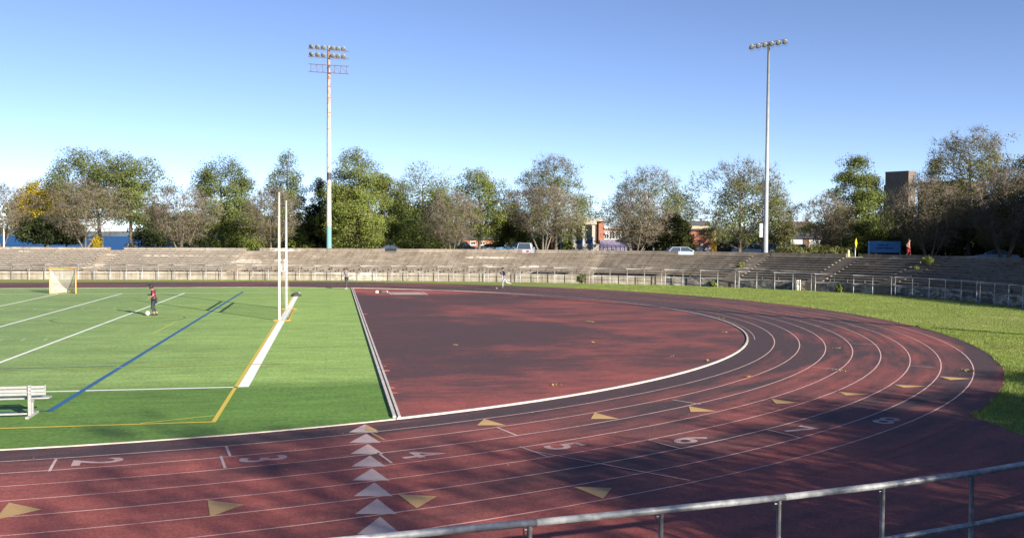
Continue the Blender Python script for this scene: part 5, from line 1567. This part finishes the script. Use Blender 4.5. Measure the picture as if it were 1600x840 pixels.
bo = thing('bollard', 'pale yellow bollard at the parapet gap below the yellow sign', 'bollard', p)
MB().lathe([(.11, -.3), (.11, .62), (.09, .70), (.04, .74)], 12).build('post', pm('bollard_pale', (0.52, 0.50, 0.26), .6), bo, True)
MB().tube([(0, 0, .45), (0, 0, .52)], .116, 12).build('band', pm('band_grey', (0.3, 0.3, 0.3), .6), bo)
# black container and yellow cabinet
p = at_depth(1142, 128, ZP - .72)
ct = thing('container', 'long black container left of the pale blue pickup', 'container', p, face_cam(1142))
hb = height_px(377, 1142, 128) - ZP + .72
MB().box((-2.0, -1.2, .12), (2.0, 1.2, hb)).build('shell', M_BLACK, ct)
for k in range(17):
    x = -1.92 + k * .24
    MB().box((x, -1.235, .16), (x + .10, -1.203, hb - .05)).build('rib', M_BLACK, ct)
MB().box((-2.04, -1.24, 0.0), (2.04, 1.24, .115)).build('skid', M_DARKSTEEL, ct)
for x in (-1.55, .85): MB().box((x, -1.25, .95), (x + .14, -1.237, 1.05)).build('plate', M_WHITE, ct)
p = at_depth(1115.5, 126, ZP - .72)
yc = thing('portable_toilet', 'yellow cabinet standing at the left end of the black container', 'cabinet', p, face_cam(1115))
hy = height_px(377, 1115, 126) - ZP + .72
MB().box((-.42, -.4, .05), (.36, .4, hy - .1)).build('shell', pm('cab_yellow', (0.68, 0.36, 0.02), .45), yc)
MB().box((-.36, -.43, .12), (-.02, -.402, hy - .25)).build('door', pm('cab_yellow2', (0.78, 0.44, 0.03), .45), yc)
MB().box((-.46, -.44, hy - .1), (.40, .44, hy)).build('roof', pm('cab_roof', (0.5, 0.3, 0.05), .5), yc)
MB().box((-.44, -.42, 0), (.38, .42, .05)).build('base', M_BLACK, yc)

# ================================================================== BUILDINGS
BR_O = mat_brick('orange_brick', (0.36, 0.122, 0.068), (0.29, 0.096, 0.055), (0.32, 0.22, 0.16))
BR_D = mat_brick('brown_brick', (0.125, 0.098, 0.086), (0.10, 0.080, 0.072), (0.14, 0.12, 0.105))
M_STONE = pm('pale_stone', (0.42, 0.385, 0.33), .8, 0, .15, 1.5)
M_ROOFD = pm('roof_dark', (0.07, 0.075, 0.09), .8)
M_BLUEP = pm('blue_paint', (0.05, 0.26, 0.55), .5, 0, .1)
M_VIO = pm('violet_panel', (0.19, 0.165, 0.235), .6, 0, .2, 3)
def window(par, x0, x1, z0, z1, y, fr=.07, bars=1, mat=M_WHITE):
    wd = MB()
    for a, b in (((x0, y - .05, z0), (x0 + fr, y + .02, z1)), ((x1 - fr, y - .05, z0), (x1, y + .02, z1)), ((x0 + fr, y - .05, z1 - fr), (x1 - fr, y + .02, z1)), ((x0 + fr, y - .05, z0), (x1 - fr, y + .02, z0 + fr))):
        wd.box(a, b)
    o = wd.build('window', mat, par)
    MB().box((x0 + fr, y - .01, z0 + fr), (x1 - fr, y + .01, z1 - fr)).build('pane', M_GLASS, o)
    for k in range(bars):
        xb = x0 + (x1 - x0) * (k + 1) / (bars + 1)
        MB().box((xb - .03, y - .04, z0 + fr), (xb + .03, y - .012, z1 - fr)).build('mullion', mat, o)
    MB().box((x0 - .06, y - .12, z0 - .09), (x1 + .06, y - .0, z0 - .003)).build('sill', M_STONE, o)
    return o
# school with columned entrance
DP = 146.0; pxs = F_PX / DP
sc_ = thing('school_building', 'orange brick school with white columned entrance and stone steps', 'building', at_depth(940, DP, ZP), face_cam(940))
X = lambda px: (px - 940) / pxs
Zh = lambda py: height_px(py, 940, DP) - ZP
zt = Zh(341); zg = .0; zplat = Zh(381)
# entrance block
MB().box((X(862), .9, 0), (X(935), 6, zt - .25)).build('wall', BR_O, sc_)
MB().box((X(860), -.15, zt - .45), (X(944), 6, zt)).build('cornice', M_STONE, sc_)
MB().box((X(935) + .003, .35, 0), (X(944), 6, zt - .453)).build('wall', BR_O, sc_)
MB().box((X(862), -.1, zt - .95), (X(932), .895, zt - .453)).build('entablature', M_STONE, sc_)
for px in (880, 896.5, 911, 927):
    c_ = MB().box((X(px) - .22, .05, zplat), (X(px) + .22, .5, zt - .953)).build('column', M_STONE, sc_)
    MB().box((X(px) - .30, -.02, zplat - .02), (X(px) + .30, .57, zplat + .18)).build('base', M_STONE, c_)
    MB().box((X(px) + .24, .25, zplat), (X(px) + .42, .55, zt - .96)).build('pilaster', pm('pilaster_dark', (0.10, 0.07, 0.08), .7), sc_)
for a, b in ((884, 893), (900, 908), (915, 924), (868, 877)):
    dr = MB().box((X(a), .80, zplat), (X(b), .88, zt - 1.0)).build('door_bay', M_GLASS, sc_)
    MB().box((X(a), .74, zplat), (X(b), .797, zplat + .75)).build('door_panel', pm('door_blue', (0.09, 0.17, 0.30), .5), dr)
    MB().box(((X(a) + X(b)) / 2 - .03, .73, zplat + .76), ((X(a) + X(b)) / 2 + .03, .797, zt - 1.3)).build('mullion', M_WHITE, dr)
    MB().box((X(a), .73, zplat + 2.1), (X(b), .797, zplat + 2.2)).build('transom', M_WHITE, dr)
ns = 6
MB().box((X(861), .30, -.95), (X(1011), 7.1, -.004)).build('foundation', M_STONE, sc_)
for k in range(ns):
    MB().box((X(877), -2.6 + k * .4, -.9), (X(931), -2.6 + (k + 1) * .4 - .002, -.85 + (zplat + .85) * (k + 1) / ns)).build('step', M_STONE, sc_)
MB().box((X(877), .0, 0), (X(931), .895, zplat - .005)).build('landing', M_STONE, sc_)
for px in (877, 893, 909, 925):
    m = MB(); xx = X(px)
    m.add([(xx - .12, -2.8, -.9), (xx + .12, -2.8, -.9), (xx + .12, .02, -.9), (xx - .12, .02, -.9), (xx - .12, -2.8, -.45), (xx + .12, -2.8, -.45), (xx + .12, .02, zplat + .35), (xx - .12, .02, zplat + .35)], [(0, 3, 2, 1), (4, 5, 6, 7), (0, 1, 5, 4), (1, 2, 6, 5), (2, 3, 7, 6), (3, 0, 4, 7)])
    ck = m.build('cheek_wall', M_STONE, sc_)
    m = MB()
    for dx in (0.0,):
        m.add([(xx + .125, -2.4, -.30), (xx + .155, -2.4, -.30), (xx + .155, .0, zplat + .40), (xx + .125, .0, zplat + .40), (xx + .125, -2.4, .35), (xx + .155, -2.4, .35), (xx + .155, .0, zplat + 1.15), (xx + .125, .0, zplat + 1.15)], [(0, 3, 2, 1), (4, 5, 6, 7), (0, 1, 5, 4), (1, 2, 6, 5), (2, 3, 7, 6), (3, 0, 4, 7)])
    m.build('handrail_panel', M_BLUEP, ck)
# low wing with windows
zw = Zh(355)
MB().box((X(944) + .003, .45, 0), (X(1010), 7, zw - .22)).build('wall', BR_O, sc_)
MB().box((X(944) + .003, .15, zw - .218), (X(1012), 7, zw)).build('roof_edge', M_WHITE, sc_)
wl = [(943.5, 950.5), (951.5, 960), (961, 969.5), (970.5, 979), (980, 988.5), (989.5, 998)]
for a, b in wl:
    window(sc_, X(a), X(b), Zh(373.5), Zh(361), .42)
MB().box((X(945), .10, Zh(366)), (X(948.5), .40, Zh(363.5))).build('air_conditioner', M_WHITE, sc_)
# ramp with blue railing and violet panel
m = MB(); m.add([(X(937), -1.2, -.9), (X(1004), -1.2, -.9), (X(1004), .29, -.9), (X(937), .29, -.9), (X(937), -1.2, Zh(384)), (X(1004), -1.2, Zh(386)), (X(1004), .29, Zh(374.5)), (X(937), .29, Zh(374.5))], [(0, 3, 2, 1), (4, 5, 6, 7), (0, 1, 5, 4), (1, 2, 6, 5), (2, 3, 7, 6), (3, 0, 4, 7)])
m.build('ramp', M_VIO, sc_)
MB().box((X(931) + .01, -1.3, -.9), (X(936.5), .44, Zh(381))).build('planter', M_STONE, sc_)
for k, px in enumerate(np.arange(939, 992, 6.6)):
    MB().tube([(X(px), -1.5, -.9), (X(px), -1.5, Zh(382) + .05)], .045, 6).build('rail_post', pm('rail_blue', (0.05, 0.07, 0.20), .5), sc_)
for z_ in (.35, .75, Zh(382)):
    MB().tube([(X(938), -1.5, z_), (X(992), -1.5, z_)], .035, 6).build('rail', pm('rail_blue', (0.05, 0.07, 0.20), .5), sc_)
# aerial mast on the roof
MB().tube([(X(921), 3, zt), (X(921), 3, zt + 4.2)], .03, 5).build('aerial', M_RACK, sc_)
# brick wing on the right with white base
wing = thing('brick_hall', 'plain orange brick hall with white painted base left of the black container', 'building', at_depth(1090, 140, ZP), face_cam(1090) - R(4))
k2 = F_PX / 140.0; X2 = lambda px: (px - 1090) / k2; Z2 = lambda py: height_px(py, 1090, 140) - ZP
MB().box((X2(1005), 0, Z2(386)), (X2(1113), 8, Z2(359.5))).build('wall', BR_O, wing)
MB().box((X2(1004.8), -.03, -.95), (X2(1113.2), 8, Z2(386) - .003)).build('base_course', M_WHITE, wing)
MB().box((X2(1003), -.25, Z2(359.5) + .003), (X2(1115), 8.2, Z2(357))).build('roof', M_ROOFD, wing)
MB().box((X2(1094), -.06, Z2(383.5)), (X2(1098), -.003, Z2(380))).build('vent', M_WHITE, wing)
MB().box((X2(1071), -.06, Z2(383)), (X2(1075), -.003, Z2(380))).build('vent', M_WHITE, wing)
dr = MB().box((X2(1081), -.08, 0), (X2(1088), -.035, Z2(386))).build('door', pm('door_grey', (0.34, 0.38, 0.34), .6), wing)
MB().box((X2(1087), -.12, .45), (X2(1087.6), -.083, .55)).build('handle', M_GALV, dr)
for px in (1018, 1030, 1042): window(wing, X2(px), X2(px + 8), Z2(374), Z2(366), -.01)
for px in (1020.5, 1031, 1042.5, 1063, 1077, 1088, 1099.5):
    p = at_depth(px, 118, ZP - .80)
    b = thing('bollard', {1020.5: 'leftmost dark bollard before the brick hall', 1031: 'second dark bollard from left before the brick hall', 1042.5: 'third dark bollard before the brick hall', 1063: 'dark bollard just left of the pale blue hatchback', 1077: 'dark bollard right of the pale blue hatchback', 1088: 'dark bollard before the grey hall door', 1099.5: 'rightmost dark bollard before the white hall base'}[px], 'bollard', p, 0, 'dark bollards before the brick hall')
    hh = height_px(386.5, px, 118) - ZP + .80
    MB().lathe([(.15, -.1), (.15, hh - .08), (.12, hh)], 10).build('post', pm('bollard_dark', (0.05, 0.055, 0.07), .6), b, True)
    MB().tube([(0, 0, hh - .22), (0, 0, hh - .14)], .158, 10).build('band', M_GALV, b)
# small brick building behind the crabapples, dark hip roof
sm = thing('brick_house', 'low brick house with dark hipped roof behind the round elm', 'house', at_depth(792, 150, ZP), face_cam(792))
k3 = F_PX / 150.0; X3 = lambda px: (px - 792) / k3; Z3 = lambda py: height_px(py, 792, 150) - ZP
MB().box((X3(725), 0, -.95), (X3(862), 8, Z3(374))).build('wall', BR_O, sm)
zr0, zr1 = Z3(374), Z3(360)
MB().add([(X3(765), -.4, zr0 + .003), (X3(866), -.4, zr0 + .003), (X3(866), 8.4, zr0 + .003), (X3(765), 8.4, zr0 + .003), (X3(785), 4, zr1), (X3(846), 4, zr1)], [(0, 1, 5, 4), (1, 2, 5), (2, 3, 4, 5), (3, 0, 4), (3, 2, 1, 0)]).build('roof', M_ROOFD, sm)
MB().box((X3(722), -.3, zr0 + .003), (X3(764.8), 8.2, zr0 + .35)).build('roof_slab', M_ROOFD, sm)
for px in (735, 750, 776, 800, 815, 838): window(sm, X3(px), X3(px + 8), Z3(383), Z3(377), -.01)
# dark brick tower block at right
tw = thing('brick_tower', 'tall dark brown brick tower rising behind the trees at right', 'building', at_depth(1405, 215, ZP), 0)
kk = 215 / F_PX; Zt = lambda py: height_px(py, 1405, 215) - ZP
al = math.atan2(.44, -.9)
n1 = Vector((-.90, -.44, 0)); n2 = Vector((.46, -.89, 0)); a1 = Vector((.44, -.90, 0))
def wallbox(pxL, pxC, pxR, depth, z0, z1, name, mat, par, lipm=None):
    """block whose shaded face runs pxL..pxC and sunlit face pxC..pxR"""
    c = at_depth(pxC, depth, 0); org = par.location
    def hit(px, d):                          # walk from the corner along d until the picture column px is reached
        lo, hi = 0, 60
        for _ in range(40):
            mid = (lo + hi) / 2; q = c + d * mid
            x = proj((q.x, q.y, 5))[0]
            if (x < px) == (d is dR): lo = mid
            else: hi = mid
        return lo
    dL = Vector((-.44, .90, 0)); dR = Vector((.90, .44, 0))
    def hitL(px):
        lo, hi = 0, 60
        for _ in range(40):
            mid = (lo + hi) / 2; q = c + dL * mid
            if proj((q.x, q.y, 5))[0] > px: lo = mid
            else: hi = mid
        return lo
    l = hitL(pxL); r = hit(pxR, dR)
    P = [c, c + dR * r, c + dR * r + dL * l, c + dL * l]
    return MB().prism([(q.x - org.x, q.y - org.y) for q in P], z0, z1).build(name, mat, par), [(q.x - org.x, q.y - org.y) for q in P]
b1, q1 = wallbox(1381.5, 1417, 1429, 215, -.95, Zt(268.5), 'tower_wall', BR_D, tw)
cx_ = sum(a for a, b in q1) / 4; cy_ = sum(b for a, b in q1) / 4
MB().prism([(cx_ + (a - cx_) * 1.02, cy_ + (b - cy_) * 1.02) for a, b in q1], Zt(268.5) + .003, Zt(266.5)).build('coping', pm('coping', (0.16, 0.12, 0.10), .8), tw)
b2, q2 = wallbox(1433, 1500, 1540, 225, -.95, Zt(279), 'wing_wall', BR_D, tw)
cx_ = sum(a for a, b in q2) / 4; cy_ = sum(b for a, b in q2) / 4
MB().prism([(cx_ + (a - cx_) * 1.01, cy_ + (b - cy_) * 1.01) for a, b in q2], Zt(279) + .003, Zt(277.5)).build('coping', pm('coping', (0.16, 0.12, 0.10), .8), tw)
b3, q3 = wallbox(1379.5, 1417.5, 1421, 213, -.95, Zt(288), 'base_wall', BR_D, tw)
# a tall slot window in the sunlit face
e0 = Vector((q1[0][0], q1[0][1], 0)); e1 = Vector((q1[1][0], q1[1][1], 0)); dd_ = (e1 - e0).normalized(); nn_ = Vector((dd_.y, -dd_.x, 0))
c = e0.lerp(e1, .70) + nn_ * .02
m = MB()
m.add([c - dd_ * .25 + Vector((0, 0, Zt(283))), c + dd_ * .25 + Vector((0, 0, Zt(283))), c + dd_ * .25 + Vector((0, 0, Zt(273))), c - dd_ * .25 + Vector((0, 0, Zt(273))),
       c - dd_ * .25 - nn_ * .1 + Vector((0, 0, Zt(283))), c + dd_ * .25 - nn_ * .1 + Vector((0, 0, Zt(283))), c + dd_ * .25 - nn_ * .1 + Vector((0, 0, Zt(273))), c - dd_ * .25 - nn_ * .1 + Vector((0, 0, Zt(273)))],
      [(0, 1, 2, 3), (4, 7, 6, 5), (0, 4, 5, 1), (1, 5, 6, 2), (2, 6, 7, 3), (3, 7, 4, 0)])
m.build('window', M_GLASS, tw)
# houses seen right of the grey mast and behind
def house(label, px, depth, pw, py_eave, py_ridge, wall, roof, rz=0, nwin=3, floors=1):
    o = thing('house', label, 'house', at_depth(px, depth, ZP), face_cam(px) + R(rz), 'houses beyond the park')
    k = depth / F_PX; w2 = pw / 2 * k; ze = height_px(py_eave, px, depth) - ZP; zr = height_px(py_ridge, px, depth) - ZP; dpt = w2 * 1.3
    MB().box((-w2, -dpt / 2, -.95), (w2, dpt / 2, ze)).build('wall', wall, o)
    r_ = MB().add([(-w2 - .3, -dpt / 2 - .35, ze + .003), (w2 + .3, -dpt / 2 - .35, ze + .003), (w2 + .3, dpt / 2 + .35, ze + .003), (-w2 - .3, dpt / 2 + .35, ze + .003), (-w2 - .3, 0, zr), (w2 + .3, 0, zr)], [(0, 1, 5, 4), (2, 3, 4, 5), (1, 2, 5), (3, 0, 4), (3, 2, 1, 0)]).build('roof', roof, o)
    MB().box((w2 * .4, -.3, zr - .5), (w2 * .4 + .5, .3, zr + .7)).build('chimney', BR_D, r_)
    for f in range(floors):
        for i in range(nwin):
            x = -w2 + (i + .5) * 2 * w2 / nwin; zb = .9 + f * 2.8
            if zb + 1.2 < ze: window(o, x - .5, x + .5, zb, zb + 1.2, -dpt / 2 - .01)
    MB().box((-w2 * .15, -dpt / 2 - .06, 0), (-w2 * .15 + .9, -dpt / 2 - .004, 2.0)).build('door', pm('house_door', (0.14, 0.08, 0.05), .6), o)
M_SIDING = pm('white_siding', (0.66, 0.68, 0.72), .7, 0, .06, 1); M_SIDING_P = pm('pink_siding', (0.50, 0.40, 0.38), .7); M_TANW = pm('tan_wall', (0.50, 0.38, 0.24), .8)
house('white house behind the blue hatchback right of the grey mast', 1258, 150, 44, 372, 364, M_SIDING, M_ROOFD, 0, 4)
house('grey-roofed house far away between mast and small crabapple', 1226, 260, 30, 358, 346, M_SIDING_P, M_ROOFD, 8, 3, 2)
house('pink-walled house far behind the white house', 1252, 280, 26, 357, 346, M_SIDING_P, pm('roof_brown', (0.14, 0.09, 0.08), .8), -10, 3, 2)
house('tan house with pale gable far behind the brick hall roof', 1085, 250, 40, 352, 345, M_TANW, M_ROOFD, 12, 4, 2)
house('orange-walled house peeking through shrubs right of the grey mast', 1221, 190, 14, 366, 360, M_TANW, pm('roof_red', (0.25, 0.10, 0.06), .8), 0, 2)
